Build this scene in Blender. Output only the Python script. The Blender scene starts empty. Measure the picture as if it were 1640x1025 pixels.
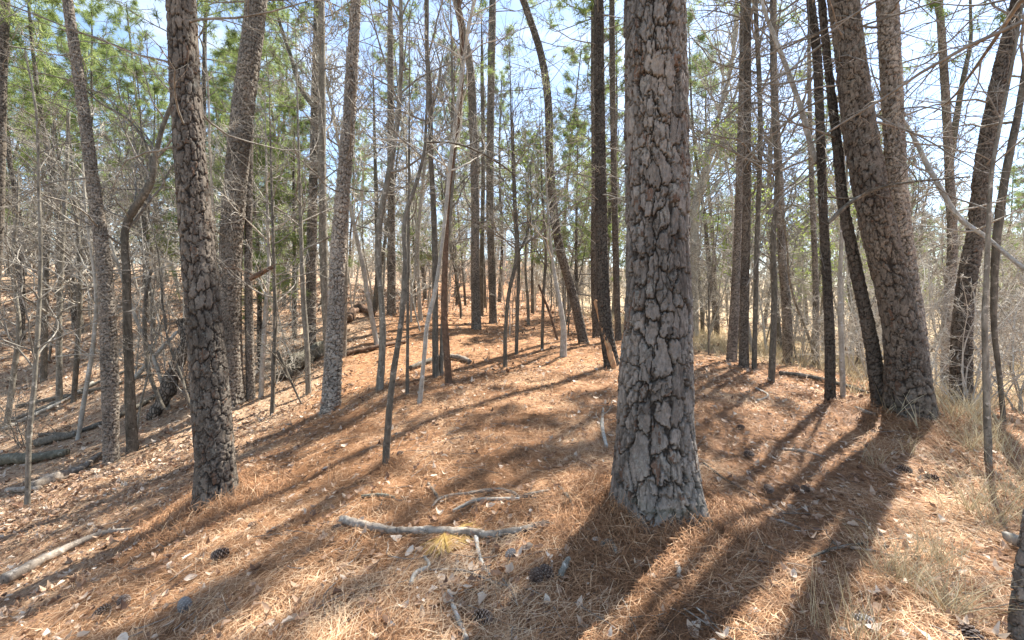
import bpy, math, random
import numpy as np
# ------------------------------------------------------------------ camera, sky, sun, exposure
sc = bpy.context.scene
COL = sc.collection
F = 700.0                     # focal length in photo pixels (photo 1640 x 1025)
PITCH = math.radians(2.6)
CAMZ = 1.5
cam_d = bpy.data.cameras.new('camera'); cam = bpy.data.objects.new('camera', cam_d); COL.objects.link(cam)
cam_d.sensor_width = 36.0; cam_d.lens = 36.0 * F / 1640.0
cam_d.clip_start = 0.05; cam_d.clip_end = 2000
cam.location = (0, 0, CAMZ); cam.rotation_euler = (math.radians(90) - PITCH, 0, 0)
sc.camera = cam
SUN_EL, SUN_AZ = math.radians(56), math.radians(41)     # azimuth measured from +Y towards +X
world = bpy.data.worlds.new('World'); sc.world = world; world.use_nodes = True
wt = world.node_tree; wt.nodes.clear()
def wn(t): return wt.nodes.new(t)
sky = wn('ShaderNodeTexSky'); sky.sky_type = 'NISHITA'; sky.sun_disc = False
sky.sun_elevation = SUN_EL; sky.sun_rotation = SUN_AZ; sky.air_density = 1.0; sky.dust_density = 0.6; sky.ozone_density = 2.0
geo = wn('ShaderNodeTexCoord'); mp = wn('ShaderNodeMapping'); mp.inputs['Scale'].default_value = (1.0, 1.0, 2.6)
nz = wn('ShaderNodeTexNoise'); nz.inputs['Scale'].default_value = 2.3; nz.inputs['Detail'].default_value = 7; nz.inputs['Roughness'].default_value = 0.6
nz.inputs['Distortion'].default_value = 0.4
cr = wn('ShaderNodeValToRGB'); cr.color_ramp.elements[0].position = 0.45; cr.color_ramp.elements[1].position = 0.76
mx = wn('ShaderNodeMix'); mx.data_type = 'RGBA'; mx.inputs['B'].default_value = (4.3, 4.7, 5.2, 1)
bg = wn('ShaderNodeBackground'); bg.inputs['Strength'].default_value = 0.1
wo = wn('ShaderNodeOutputWorld')
L = wt.links
L.new(geo.outputs['Generated'], mp.inputs['Vector']); L.new(mp.outputs[0], nz.inputs['Vector']); L.new(nz.outputs['Fac'], cr.inputs['Fac'])
L.new(cr.outputs['Color'], mx.inputs['Factor']); L.new(sky.outputs['Color'], mx.inputs['A'])
L.new(mx.outputs['Result'], bg.inputs['Color']); L.new(bg.outputs[0], wo.inputs['Surface'])
sun_d = bpy.data.lights.new('sun', 'SUN'); sun_d.energy = 5.0; sun_d.angle = math.radians(0.53); sun_d.color = (1.0, 0.95, 0.87)
sun = bpy.data.objects.new('sun', sun_d); COL.objects.link(sun)
sun.rotation_euler = (math.radians(90) - SUN_EL, 0, -SUN_AZ + math.pi)
# the lamp looks along -Z; rotate so that it shines from azimuth SUN_AZ
from mathutils import Vector
sd = Vector((math.sin(SUN_AZ) * math.cos(SUN_EL), math.cos(SUN_AZ) * math.cos(SUN_EL), math.sin(SUN_EL)))
sun.rotation_euler = sd.to_track_quat('Z', 'Y').to_euler()
sun.location = (10, 15, 30)
sc.view_settings.view_transform = 'Standard'; sc.view_settings.look = 'None'; sc.view_settings.gamma = 1
sc.view_settings.exposure = 1.76
sc.render.film_transparent = False
sc.cycles.max_bounces = 6; sc.cycles.diffuse_bounces = 3; sc.cycles.transparent_max_bounces = 8
sc.cycles.use_denoising = True

rng = np.random.default_rng(7)
# ------------------------------------------------------------------ pixel <-> world
cp, sp = math.cos(PITCH), math.sin(PITCH)
def ray(px, py):
    a = (px - 820) / F; b = (512.5 - py) / F
    return np.array([a, cp + b * sp, -sp + b * cp])
def at(px, py, Y):
    d = ray(px, py)
    return np.array([0, 0, CAMZ]) + d * (Y / d[1])
# ------------------------------------------------------------------ noise
def hsh(i, j, seed=0):
    i = np.asarray(i).astype(np.int64).astype(np.uint64); j = np.asarray(j).astype(np.int64).astype(np.uint64)
    m = np.uint64(0xffffffff)
    with np.errstate(over='ignore'):
        n = (i * np.uint64(374761393) + j * np.uint64(668265263) + np.uint64(seed * 69069 + 1013904223)) & m
        n = ((n ^ (n >> np.uint64(13))) * np.uint64(1274126177)) & m
        n = ((n ^ (n >> np.uint64(15))) * np.uint64(2246822519)) & m
        n = n ^ (n >> np.uint64(16))
    return (n & np.uint64(0xffffff)).astype(np.float64) / float(0xffffff)
def vn(x, y, seed=0, per=None):
    xi = np.floor(x); yi = np.floor(y); fx = x - xi; fy = y - yi
    fx = fx * fx * (3 - 2 * fx); fy = fy * fy * (3 - 2 * fy)
    x0 = xi; x1 = xi + 1
    if per: x0 = np.mod(x0, per); x1 = np.mod(x1, per)
    a = hsh(x0, yi, seed); b = hsh(x1, yi, seed); c = hsh(x0, yi + 1, seed); d = hsh(x1, yi + 1, seed)
    return (a * (1 - fx) + b * fx) * (1 - fy) + (c * (1 - fx) + d * fx) * fy
def fbm(x, y, seed=0, o=4):
    r = 0; a = 0.5
    for k in range(o):
        r = r + a * vn(x * 2 ** k, y * 2 ** k, seed + k * 17); a *= 0.5
    return r
# ------------------------------------------------------------------ terrain: height field through surveyed points
_cp = [(820,1040,1.9),(200,1025,2.3),(1500,1025,1.85),(0,1000,2.95),(1050,842,2.9),(345,800,4.6),(617,753,4.15),(45,812,5.6),
 (178,745,7.3),(212,725,7.9),(529,662,7.6),(60,740,8.4),(95,650,12.5),(96,600,15),(95,540,19),(95,480,24),(95,440,34),
 (268,650,10.2),(250,560,15),(250,490,22),(250,445,33),(403,643,9.6),(497,556,13),(450,490,23),(480,455,35),(600,465,32),(627,506,17),
 (763,528,16),(790,519,18),(760,492,30),(870,500,26),(935,551,11.5),(980,588,8.6),(902,570,10),(719,617,8),(608,625,7.8),
 (820,600,8.8),(820,700,4.8),(1000,520,20),(1171,580,9.5),(1191,588,8.6),(1235,613,7.5),(1330,646,6.4),(1455,665,5.2),(1545,658,6.0),
 (1583,748,4.0),(1600,900,2.6),(1200,562,14),(1170,545,20),(1400,605,12),(1600,645,10),(1620,606,14),(1400,552,25),(1400,497,60),
 (1150,478,60),(800,462,60),(400,432,60),(0,432,60)]
CP = np.array([at(*p) for p in _cp] + [(0,-5,0),(-7,-5,-2.0),(7,-5,0),(-100,120,10),(100,130,4),(0,140,14),(-70,10,3),(-25,8,-2.0),(70,10,-4),(20,5,-1.2),(-60,-30,-2),(60,-30,-3)])
def _U(r2): return 0.5 * r2 * np.log(r2 + 1e-9)
_n = len(CP); _A = np.zeros((_n + 3, _n + 3))
_d2 = ((CP[:, None, :2] - CP[None, :, :2]) ** 2).sum(-1)
_A[:_n, :_n] = _U(_d2) + np.eye(_n) * 0.25
_A[:_n, _n] = 1; _A[:_n, _n+1:_n+3] = CP[:, :2]; _A[_n:, :_n] = _A[:_n, _n:].T
_W = np.linalg.solve(_A, np.concatenate([CP[:, 2], np.zeros(3)]))
BUMPS = [(1.04, 3.2, 0.10, 0.45), (-3.3, 4.9, 0.15, 0.6), (4.95, 5.5, 0.10, 0.65), (-0.1, 6.0, 0.05, 1.2)]
def height(x, y):
    x = np.asarray(x, float); y = np.asarray(y, float); s = x.shape; x = x.ravel(); y = y.ravel()
    z = np.full(x.shape, _W[_n]) + _W[_n+1] * x + _W[_n+2] * y
    for k in range(_n):
        z = z + _W[k] * _U((x - CP[k, 0]) ** 2 + (y - CP[k, 1]) ** 2)
    r = np.hypot(x, y)
    z = z + (fbm(x * 0.55 + 50, y * 0.55 + 50, 3, 3) - 0.44) * 0.16 + (fbm(x * 2.7 + 50, y * 2.7 + 90, 5, 4) - 0.47) * 0.085
    for bx, by, h, w in BUMPS:
        z = z + h * np.exp(-((x - bx) ** 2 + (y - by) ** 2) / (w * w))
    return z.reshape(s)
def hz(x, y): return float(height(np.array([x]), np.array([y]))[0])
_z0 = hz(0, 0)
def ground(px, py, Yg=None):
    """where the sight line through a photo pixel meets the ground (nearest crossing to depth Yg)"""
    ys = np.linspace(0.8, 70, 3000) if Yg is None else np.linspace(Yg * 0.6, Yg * 1.5, 500)
    d = ray(px, py); P = np.array([0, 0, CAMZ])[None] + d[None] * (ys / d[1])[:, None]
    g = P[:, 2] - height(P[:, 0], P[:, 1])
    c = np.where(np.sign(g[:-1]) != np.sign(g[1:]))[0]
    if len(c) == 0:
        i = int(np.argmin(np.abs(g))) if Yg is None else int(np.argmin(np.abs(g) + 0.15 * np.abs(ys - Yg)))
    else:
        i = int(c[0]) if Yg is None else int(c[np.argmin(np.abs(ys[c] - Yg))])
    p = P[i].copy(); p[2] = hz(p[0], p[1]); return p
# ------------------------------------------------------------------ mesh building
class MB:
    def __init__(s): s.v = []; s.q = []; s.t = []; s.c = []; s.qm = []; s.tm = []; s.n = 0
    def add(s, v, q=None, t=None, c=None, mi=0):
        v = np.asarray(v, float).reshape(-1, 3)
        if c is None: c = np.tile([0.5, 0.5, 0.5], (len(v), 1))
        c = np.asarray(c, float)
        if c.ndim == 1: c = np.tile(c, (len(v), 1))
        s.v.append(v); s.c.append(c)
        if q is not None and len(q): s.q.append(np.asarray(q) + s.n); s.qm.append(np.full(len(q), mi))
        if t is not None and len(t): s.t.append(np.asarray(t) + s.n); s.tm.append(np.full(len(t), mi))
        s.n += len(v)
    def mesh(s, name, mats, smooth=True, origin=None):
        v = np.concatenate(s.v); c = np.concatenate(s.c)
        if origin is not None: v = v - np.asarray(origin)[None]
        q = np.concatenate(s.q) if s.q else np.zeros((0, 4), int); t = np.concatenate(s.t) if s.t else np.zeros((0, 3), int)
        me = bpy.data.meshes.new(name); me.vertices.add(len(v)); me.vertices.foreach_set('co', v.astype(np.float32).ravel())
        loops = np.concatenate([q.ravel(), t.ravel()]).astype(np.int32)
        me.loops.add(len(loops)); me.loops.foreach_set('vertex_index', loops)
        st = np.concatenate([np.arange(len(q)) * 4, len(q) * 4 + np.arange(len(t)) * 3]).astype(np.int32)
        me.polygons.add(len(st)); me.polygons.foreach_set('loop_start', st)
        mi = np.concatenate(([np.concatenate(s.qm)] if s.q else []) + ([np.concatenate(s.tm)] if s.t else [])).astype(np.int32)
        me.polygons.foreach_set('material_index', mi)
        me.polygons.foreach_set('use_smooth', np.full(len(st), smooth))
        for m in (mats if isinstance(mats, (list, tuple)) else [mats]): me.materials.append(m)
        ca = me.attributes.new('tint', 'FLOAT_COLOR', 'POINT')
        ca.data.foreach_set('color', np.concatenate([c, np.ones((len(c), 1))], 1).astype(np.float32).ravel())
        me.update(calc_edges=True); me.validate(clean_customdata=False); return me
    def build(s, name, mats, parent=None, smooth=True, origin=None):
        o = bpy.data.objects.new(name, s.mesh(name, mats, smooth, origin)); COL.objects.link(o)
        if parent is not None: o.parent = parent
        return o
def thing(name, label, cat, loc=(0, 0, 0), group=None, rz=0):
    o = bpy.data.objects.new(name, None); COL.objects.link(o); o.empty_display_size = 0.2
    o.location = loc; o.rotation_euler = (0, 0, rz); o['label'] = label; o['category'] = cat
    if group: o['group'] = group
    return o
def tag(o, label, cat, group=None, kind=None):
    o['label'] = label; o['category'] = cat
    if group: o['group'] = group
    if kind: o['kind'] = kind
    return o
def norm(a): return a / (np.linalg.norm(a, axis=-1, keepdims=True) + 1e-12)
def tubes(P, R, n):
    """P (B,K,3) centre lines, R (B,K) radii -> vertices, quads"""
    B, K, _ = P.shape
    T = norm(np.gradient(P, axis=1)); T0 = T[:, 0]
    ref = np.where(np.abs(T0[:, 2:3]) > 0.75, np.array([[1., 0.13, 0]]), np.array([[0, 0.1, 1.]]))[:, None, :]
    U = norm(np.cross(T, np.broadcast_to(ref, T.shape))); V = np.cross(T, U)
    a = np.arange(n) / n * 2 * np.pi
    v = P[:, :, None, :] + R[:, :, None, None] * (U[:, :, None, :] * np.cos(a)[None, None, :, None] + V[:, :, None, :] * np.sin(a)[None, None, :, None])
    b, k, i = np.meshgrid(np.arange(B), np.arange(K - 1), np.arange(n), indexing='ij')
    i2 = (i + 1) % n; o = (b * K + k) * n
    q = np.stack([o + i, o + i2, o + n + i2, o + n + i], -1).reshape(-1, 4)
    return v.reshape(-1, 3), q
def grow(P0, D0, Ln, K, wander, up, rg):
    B = len(P0); P = np.zeros((B, K, 3)); P[:, 0] = P0; d = norm(D0)
    for k in range(1, K):
        d = norm(d + rg.normal(0, wander, (B, 3)) + np.array([0, 0, up]))
        P[:, k] = P[:, k - 1] + d * (Ln / (K - 1))[:, None]
    return P
def sample_paths(P, idx, t):
    """point and direction at parameter t (0..1) of path idx"""
    K = P.shape[1]; f = np.clip(t * (K - 1), 0, K - 1.001); k = f.astype(int); w = (f - k)[:, None]
    A = P[idx, k]; Bp = P[idx, k + 1]
    return A * (1 - w) + Bp * w, norm(Bp - A)
def side_dirs(D, spread, rg):
    r = norm(rg.normal(0, 1, D.shape)); r = norm(r - (r * D).sum(1, keepdims=True) * D)
    a = spread[:, None]
    return norm(D * np.cos(a) + r * np.sin(a))
# ------------------------------------------------------------------ materials
def mat(name): 
    m = bpy.data.materials.new(name); m.use_nodes = True; nt = m.node_tree
    b = nt.nodes['Principled BSDF']; b.inputs['Roughness'].default_value = 0.9
    b.inputs['Specular IOR Level'].default_value = 0.15
    return m, nt, b
def ramp(nt, fac, stops):
    r = nt.nodes.new('ShaderNodeValToRGB'); el = r.color_ramp.elements
    while len(el) < len(stops): el.new(0.5)
    for e, (p, c) in zip(el, stops): e.position = p; e.color = (*c, 1)
    nt.links.new(fac, r.inputs['Fac']); return r.outputs['Color']
def noise(nt, scale, detail=4, rough=0.6, stretch=(1, 1, 1), vec=None, dist=0):
    tc = nt.nodes.new('ShaderNodeTexCoord'); mpn = nt.nodes.new('ShaderNodeMapping'); mpn.inputs['Scale'].default_value = stretch
    nt.links.new(tc.outputs['Object'], mpn.inputs['Vector'])
    n = nt.nodes.new('ShaderNodeTexNoise'); n.inputs['Scale'].default_value = scale; n.inputs['Detail'].default_value = detail
    n.inputs['Roughness'].default_value = rough; n.inputs['Distortion'].default_value = dist
    nt.links.new(mpn.outputs[0], n.inputs['Vector']); return n.outputs['Fac']
def mixc(nt, f, a, b, mode='MIX'):
    m = nt.nodes.new('ShaderNodeMix'); m.data_type = 'RGBA'; m.blend_type = mode
    for s, v in (('Factor', f), ('A', a), ('B', b)):
        if isinstance(v, (int, float)): m.inputs[s].default_value = v
        elif isinstance(v, tuple): m.inputs[s].default_value = (*v, 1)
        else: nt.links.new(v, m.inputs[s])
    return m.outputs['Result']
def math_n(nt, op, a, b=0.0):
    m = nt.nodes.new('ShaderNodeMath'); m.operation = op
    for k, v in enumerate((a, b)):
        if isinstance(v, (int, float)): m.inputs[k].default_value = v
        else: nt.links.new(v, m.inputs[k])
    return m.outputs[0]
def attr(nt):
    a = nt.nodes.new('ShaderNodeAttribute'); a.attribute_name = 'tint'
    s = nt.nodes.new('ShaderNodeSeparateColor'); nt.links.new(a.outputs['Color'], s.inputs[0]); return a.outputs['Color'], s.outputs
def bump(nt, b, h, dist, strength=1.0):
    n = nt.nodes.new('ShaderNodeBump'); n.inputs['Distance'].default_value = dist; n.inputs['Strength'].default_value = strength
    nt.links.new(h, n.inputs['Height']); nt.links.new(n.outputs[0], b.inputs['Normal'])

def plate_bark(name, c_dark, c_mid, c_light, c_red, lichen=0.25):
    m, nt, b = mat(name); col, s = attr(nt)
    base = ramp(nt, s[0], [(0.0, c_mid), (0.45, c_light), (0.72, c_mid), (0.90, c_light), (0.955, c_red), (1.0, c_red)])
    fine = noise(nt, 55, 5, 0.7, (1, 1, 0.45))
    base = mixc(nt, 1.0, base, ramp(nt, fine, [(0.3, (0.55, 0.55, 0.55)), (0.7, (1.25, 1.22, 1.2))]), 'MULTIPLY')
    big = noise(nt, 1.6, 4, 0.65, (1, 1, 0.5)); base = mixc(nt, 1.0, base, ramp(nt, big, [(0.33, (0.62, 0.62, 0.62)), (0.5, (1, 1, 1)), (0.68, (1.35, 1.3, 1.22))]), 'MULTIPLY')
    ln = noise(nt, 9, 5, 0.75); lf = noise(nt, 90, 3, 0.7)
    lm = math_n(nt, 'MULTIPLY', ramp(nt, ln, [(0.54, (0, 0, 0)), (0.66, (1, 1, 1))]), ramp(nt, lf, [(0.40, (0, 0, 0)), (0.6, (1, 1, 1))]))
    lm = math_n(nt, 'MULTIPLY', lm, lichen)
    base = mixc(nt, lm, base, (0.33, 0.345, 0.305))
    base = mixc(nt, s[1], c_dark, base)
    base = mixc(nt, s[2], base, (0.085, 0.092, 0.055))
    nt.links.new(base, b.inputs['Base Color'])
    bump(nt, b, fine, 0.006, 0.8); return m
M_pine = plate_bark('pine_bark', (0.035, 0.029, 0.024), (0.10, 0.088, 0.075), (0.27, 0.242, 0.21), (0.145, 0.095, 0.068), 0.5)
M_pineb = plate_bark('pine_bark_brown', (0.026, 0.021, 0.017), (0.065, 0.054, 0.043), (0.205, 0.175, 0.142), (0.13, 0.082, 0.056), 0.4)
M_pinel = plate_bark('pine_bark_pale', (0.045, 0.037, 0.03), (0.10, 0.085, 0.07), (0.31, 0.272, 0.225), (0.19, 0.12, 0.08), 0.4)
M_pinep = plate_bark('pine_bark_sunlit', (0.06, 0.048, 0.038), (0.17, 0.145, 0.12), (0.44, 0.39, 0.325), (0.26, 0.17, 0.12), 0.3)  # lighter copy of the pine bark, sunlight on the trunk put into its colour
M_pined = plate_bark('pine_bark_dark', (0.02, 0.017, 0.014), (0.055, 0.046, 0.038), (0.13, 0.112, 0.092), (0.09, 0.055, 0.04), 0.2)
def simple_bark(name, c1, c2, scale=14, stretch=(1, 1, 0.2), cell=True, bmp=0.012):
    m, nt, b = mat(name)
    n1 = noise(nt, scale, 6, 0.7, stretch); n2 = noise(nt, 3.5, 4, 0.7)
    c = ramp(nt, n1, [(0.32, c1), (0.68, c2)])
    c = mixc(nt, 1.0, c, ramp(nt, n2, [(0.35, (0.75, 0.75, 0.74)), (0.65, (1.2, 1.2, 1.18))]), 'MULTIPLY')
    if cell:
        tc = nt.nodes.new('ShaderNodeTexCoord'); mpn = nt.nodes.new('ShaderNodeMapping'); mpn.inputs['Scale'].default_value = (1, 1, 0.45)
        nt.links.new(tc.outputs['Object'], mpn.inputs['Vector']); v = nt.nodes.new('ShaderNodeTexVoronoi'); v.feature = 'DISTANCE_TO_EDGE'
        v.inputs['Scale'].default_value = scale * 1.6; nt.links.new(mpn.outputs[0], v.inputs['Vector'])
        e = ramp(nt, v.outputs['Distance'], [(0.02, (0, 0, 0)), (0.2, (1, 1, 1))])
        c = mixc(nt, e, tuple(x * 0.55 for x in c1), c)
        h = math_n(nt, 'ADD', e, math_n(nt, 'MULTIPLY', n1, 0.5))
        bump(nt, b, h, bmp * 1.5, 1.0)
    else:
        n5 = noise(nt, 13, 6, 0.75); lc = tuple(min(0.6, x * 1.7 + 0.02) for x in c2)
        c = mixc(nt, ramp(nt, n5, [(0.57, (0, 0, 0)), (0.64, (0.8, 0.8, 0.8))]), c, lc)
        c = mixc(nt, ramp(nt, noise(nt, 21, 5, 0.7), [(0.58, (0, 0, 0)), (0.66, (0.7, 0.7, 0.7))]), c, tuple(x * 0.5 for x in c1))
        bump(nt, b, math_n(nt, 'ADD', n1, n5), bmp * 1.3, 0.9)
    nt.links.new(c, b.inputs['Base Color']); return m
M_pinefar = simple_bark('far_pine_bark', (0.10, 0.083, 0.066), (0.29, 0.245, 0.20), 11)
M_grey = simple_bark('grey_bark', (0.10, 0.088, 0.068), (0.31, 0.28, 0.23), 20, (1, 1, 0.25), False, 0.005)
M_greyd = simple_bark('dark_grey_bark', (0.065, 0.056, 0.044), (0.19, 0.168, 0.135), 24, (1, 1, 0.3), False, 0.006)
M_pale = simple_bark('pale_bark', (0.26, 0.24, 0.20), (0.48, 0.44, 0.38), 18, (1, 1, 0.3), False, 0.004)
M_twig = simple_bark('twig_bark', (0.13, 0.115, 0.095), (0.31, 0.28, 0.24), 9, (1, 1, 1), False, 0.002)
M_twigp = simple_bark('pale_twig_bark', (0.36, 0.33, 0.28), (0.64, 0.59, 0.50), 9, (1, 1, 1), False, 0.002)
M_dead = simple_bark('weathered_wood', (0.11, 0.088, 0.068), (0.36, 0.305, 0.25), 16, (1, 1, 0.6), False, 0.006)
M_rot = simple_bark('rotten_wood', (0.07, 0.048, 0.035), (0.21, 0.13, 0.085), 14, (1, 1, 0.6), False, 0.01)
M_moss = simple_bark('mossy_bark', (0.08, 0.072, 0.052), (0.20, 0.185, 0.14), 12, (1, 1, 0.6), False, 0.012)
M_orange = simple_bark('peeled_wood', (0.38, 0.20, 0.10), (0.60, 0.36, 0.20), 30, (1, 1, 0.1), False, 0.003)
def leafy(name, stops, trans=0.35, rough=0.6):
    m, nt, b = mat(name); col, s = attr(nt)
    c = ramp(nt, s[0], stops); nt.links.new(c, b.inputs['Base Color']); b.inputs['Roughness'].default_value = rough
    if trans:
        tr = nt.nodes.new('ShaderNodeBsdfTranslucent'); nt.links.new(c, tr.inputs['Color'])
        ms = nt.nodes.new('ShaderNodeMixShader'); ms.inputs[0].default_value = trans
        nt.links.new(b.outputs[0], ms.inputs[1]); nt.links.new(tr.outputs[0], ms.inputs[2])
        nt.links.new(ms.outputs[0], nt.nodes['Material Output'].inputs['Surface'])
    return m
M_needle = leafy('green_needles', [(0, (0.12, 0.165, 0.05)), (0.5, (0.24, 0.30, 0.10)), (1, (0.40, 0.45, 0.17))], 0.5)
M_bud = leafy('spring_leaves', [(0, (0.22, 0.30, 0.07)), (1, (0.42, 0.50, 0.15))], 0.5)
M_litter = leafy('fallen_needles', [(0, (0.085, 0.05, 0.03)), (0.35, (0.245, 0.122, 0.06)), (0.68, (0.475, 0.262, 0.132)), (1, (0.73, 0.53, 0.34))], 0.12, 0.55)
M_leaf = leafy('fallen_leaves', [(0, (0.15, 0.085, 0.055)), (0.35, (0.33, 0.20, 0.125)), (0.7, (0.50, 0.36, 0.25)), (1, (0.66, 0.56, 0.45))], 0.2, 0.6)
M_straw = leafy('straw_needles', [(0, (0.45, 0.28, 0.08)), (1, (0.68, 0.50, 0.19))], 0.2, 0.5)
M_grass = leafy('dry_grass', [(0, (0.28, 0.20, 0.10)), (0.5, (0.48, 0.40, 0.25)), (1, (0.62, 0.56, 0.40))], 0.3, 0.6)
M_cone = leafy('pine_cone_scales', [(0, (0.035, 0.022, 0.018)), (0.55, (0.11, 0.07, 0.05)), (1, (0.34, 0.28, 0.23))], 0, 0.7)
# ground
M_ground, nt, b = mat('needle_and_leaf_ground')
n1 = noise(nt, 0.8, 5, 0.6); n2 = noise(nt, 9, 8, 0.75, dist=0.6); n3 = noise(nt, 60, 5, 0.8); n4 = noise(nt, 26, 4, 0.7, (1, 0.35, 1), dist=1.2)
cA = ramp(nt, n2, [(0.25, (0.08, 0.048, 0.03)), (0.45, (0.24, 0.12, 0.055)), (0.6, (0.44, 0.255, 0.14)), (0.8, (0.62, 0.44, 0.29))])
cB = ramp(nt, n4, [(0.3, (0.12, 0.08, 0.055)), (0.47, (0.32, 0.21, 0.13)), (0.6, (0.50, 0.37, 0.25)), (0.75, (0.64, 0.52, 0.39))])
col, s = attr(nt)
mm = math_n(nt, 'ADD', s[0], math_n(nt, 'MULTIPLY', math_n(nt, 'SUBTRACT', n1, 0.5), 0.9))
c = mixc(nt, ramp(nt, mm, [(0.35, (0, 0, 0)), (0.65, (1, 1, 1))]), cA, cB)
c = mixc(nt, 1.0, c, ramp(nt, n3, [(0.3, (0.62, 0.6, 0.58)), (0.7, (1.22, 1.2, 1.18))]), 'MULTIPLY')
c = mixc(nt, s[1], c, (0.38, 0.32, 0.20))
nt.links.new(c, b.inputs['Base Color']); bump(nt, b, math_n(nt, 'ADD', n2, math_n(nt, 'MULTIPLY', n3, 0.4)), 0.03, 0.9)
# ------------------------------------------------------------------ ground sheet
def leafiness(x, y):   # 1 where broad leaves cover the soil, 0 where needles do
    return np.clip((-x - 1.6 - 0.12 * y) / 3.0, 0, 1) * 0.8 + 0.1
def grassy(x, y):
    return np.clip((x - 3.0 - 0.05 * np.maximum(12 - y, 0)) / 3, 0, 1) * np.clip((y - 9.5) / 3, 0, 1)
def spread(n, a, b, lin, pw):
    t = np.linspace(-1, 1, n); return t
ny, nx = 620, 760
t = np.linspace(0, 1, ny); ys = -12 + 14 * t * 1.0
ys = np.concatenate([np.linspace(-14, 0.6, 40), 0.6 + (np.exp(np.linspace(0, np.log(1 + 200 / 1.6), 580)) - 1) * 1.6])
tx = np.linspace(-1, 1, nx); xs = np.sign(tx) * (np.exp(np.abs(tx) * np.log(1 + 180 / 2.2)) - 1) * 2.2
X, Yg = np.meshgrid(xs, ys); Zg = height(X, Yg)
r, c_ = np.meshgrid(np.arange(len(ys) - 1), np.arange(nx - 1), indexing='ij'); o = r * nx + c_
gm = MB(); gm.add(np.stack([X, Yg, Zg], -1).reshape(-1, 3), q=np.stack([o, o + 1, o + nx + 1, o + nx], -1).reshape(-1, 4),
    c=np.stack([leafiness(X, Yg), grassy(X, Yg) * 0.6, 0 * X], -1).reshape(-1, 3))
g = gm.build('ground', M_ground); tag(g, 'needle and leaf strewn forest floor on a low ridge', 'ground', kind='structure')
# ------------------------------------------------------------------ bark surface
def bark_disp(u, s, circ, cw, ch, seed):
    nc = max(4, int(round(circ / cw)))
    jx = vn(u * nc * 5, s / ch * 4, seed + 6, nc * 5) - 0.5; jy = vn(u * nc * 5, s / ch * 6, seed + 8, nc * 5) - 0.5
    jx2 = vn(u * nc * 12, s / ch * 10, seed + 16, nc * 12) - 0.5; jy2 = vn(u * nc * 12, s / ch * 14, seed + 18, nc * 12) - 0.5
    X = u * nc + 0.6 * (vn(u * nc * 1.0, s / ch * 1.1, seed + 5, nc) - 0.5) + 0.24 * jx + 0.11 * jx2
    Yv = s / ch + 0.6 * (vn(u * nc * 1.0, s / ch * 0.9 + 31, seed + 9, nc) - 0.5) + 0.24 * jy + 0.14 * jy2
    f1 = np.full(X.shape, 9.0); f2 = f1.copy(); idr = np.zeros(X.shape); ly = np.zeros(X.shape); lx = np.zeros(X.shape)
    ci = np.floor(X)
    for di in (-1, 0, 1):
        i = ci + di; im = np.mod(i, nc); off = hsh(im, 0 * im, seed + 77)
        cj = np.floor(Yv - off)
        for dj in (-1, 0, 1):
            j = cj + dj
            px_ = i + 0.5 + (hsh(im, j, seed + 1) - 0.5) * 0.66; py_ = j + off + 0.5 + (hsh(im, j, seed + 2) - 0.5) * 0.8
            dx = np.abs(X - px_) * 1.15; dy = np.abs(Yv - py_) * 0.95
            d = (dx ** 4.5 + dy ** 4.5) ** (1 / 4.5); rv = hsh(im, j, seed + 3)
            m1 = d < f1; f2 = np.where(m1, f1, np.minimum(f2, d)); idr = np.where(m1, rv, idr)
            ly = np.where(m1, Yv - py_, ly); lx = np.where(m1, X - px_, lx); f1 = np.where(m1, d, f1)
    e = f2 - f1
    wv = 0.05 + 0.19 * vn(u * nc * 0.5, s / ch * 0.35, seed + 40, max(1, nc // 2)) ** 1.5
    pl = np.clip((e - 0.015) / wv, 0, 1); pl = pl * pl * (3 - 2 * pl)
    return pl, idr, ly, lx, e
def smooth_path(pts, n):
    pts = np.asarray(pts, float); s = np.concatenate([[0], np.cumsum(np.linalg.norm(np.diff(pts[:, :3], axis=0), axis=1))])
    m = np.gradient(pts, s, axis=0) if len(pts) > 2 else np.tile((pts[1] - pts[0]) / s[-1], (2, 1))
    tt = np.linspace(0, s[-1], n) if np.isscalar(n) else np.asarray(n)
    k = np.clip(np.searchsorted(s, tt, side='right') - 1, 0, len(s) - 2); h = (s[k + 1] - s[k])[:, None]; w = ((tt - s[k]) / (s[k + 1] - s[k]))[:, None]
    return ((2*w**3 - 3*w**2 + 1) * pts[k] + (w**3 - 2*w**2 + w) * h * m[k] + (-2*w**3 + 3*w**2) * pts[k+1] + (w**3 - w**2) * h * m[k+1]), s[-1]
def ring_tube(mb, path, R, n, disp=None, mi=0, col=None):
    """path (K,3), R (K,), disp (K,n) added to the radius"""
    K = len(path); T = norm(np.gradient(path, axis=0)); Ux = np.array([1.0, 0, 0]) if abs(T[0, 0]) < 0.8 else np.array([0, 0, 1.0])
    U = norm(Ux[None] - (T @ Ux)[:, None] * T); V = np.cross(T, U)
    a = np.arange(n) / n * 2 * np.pi; rr = R[:, None] + (disp if disp is not None else 0)
    v = path[:, None] + rr[..., None] * (U[:, None] * np.cos(a)[None, :, None] + V[:, None] * np.sin(a)[None, :, None])
    k, i = np.meshgrid(np.arange(K - 1), np.arange(n), indexing='ij'); i2 = (i + 1) % n; o = k * n
    mb.add(v.reshape(-1, 3), q=np.stack([o + i, o + i2, o + n + i2, o + n + i], -1).reshape(-1, 4), c=col, mi=mi)
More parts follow.
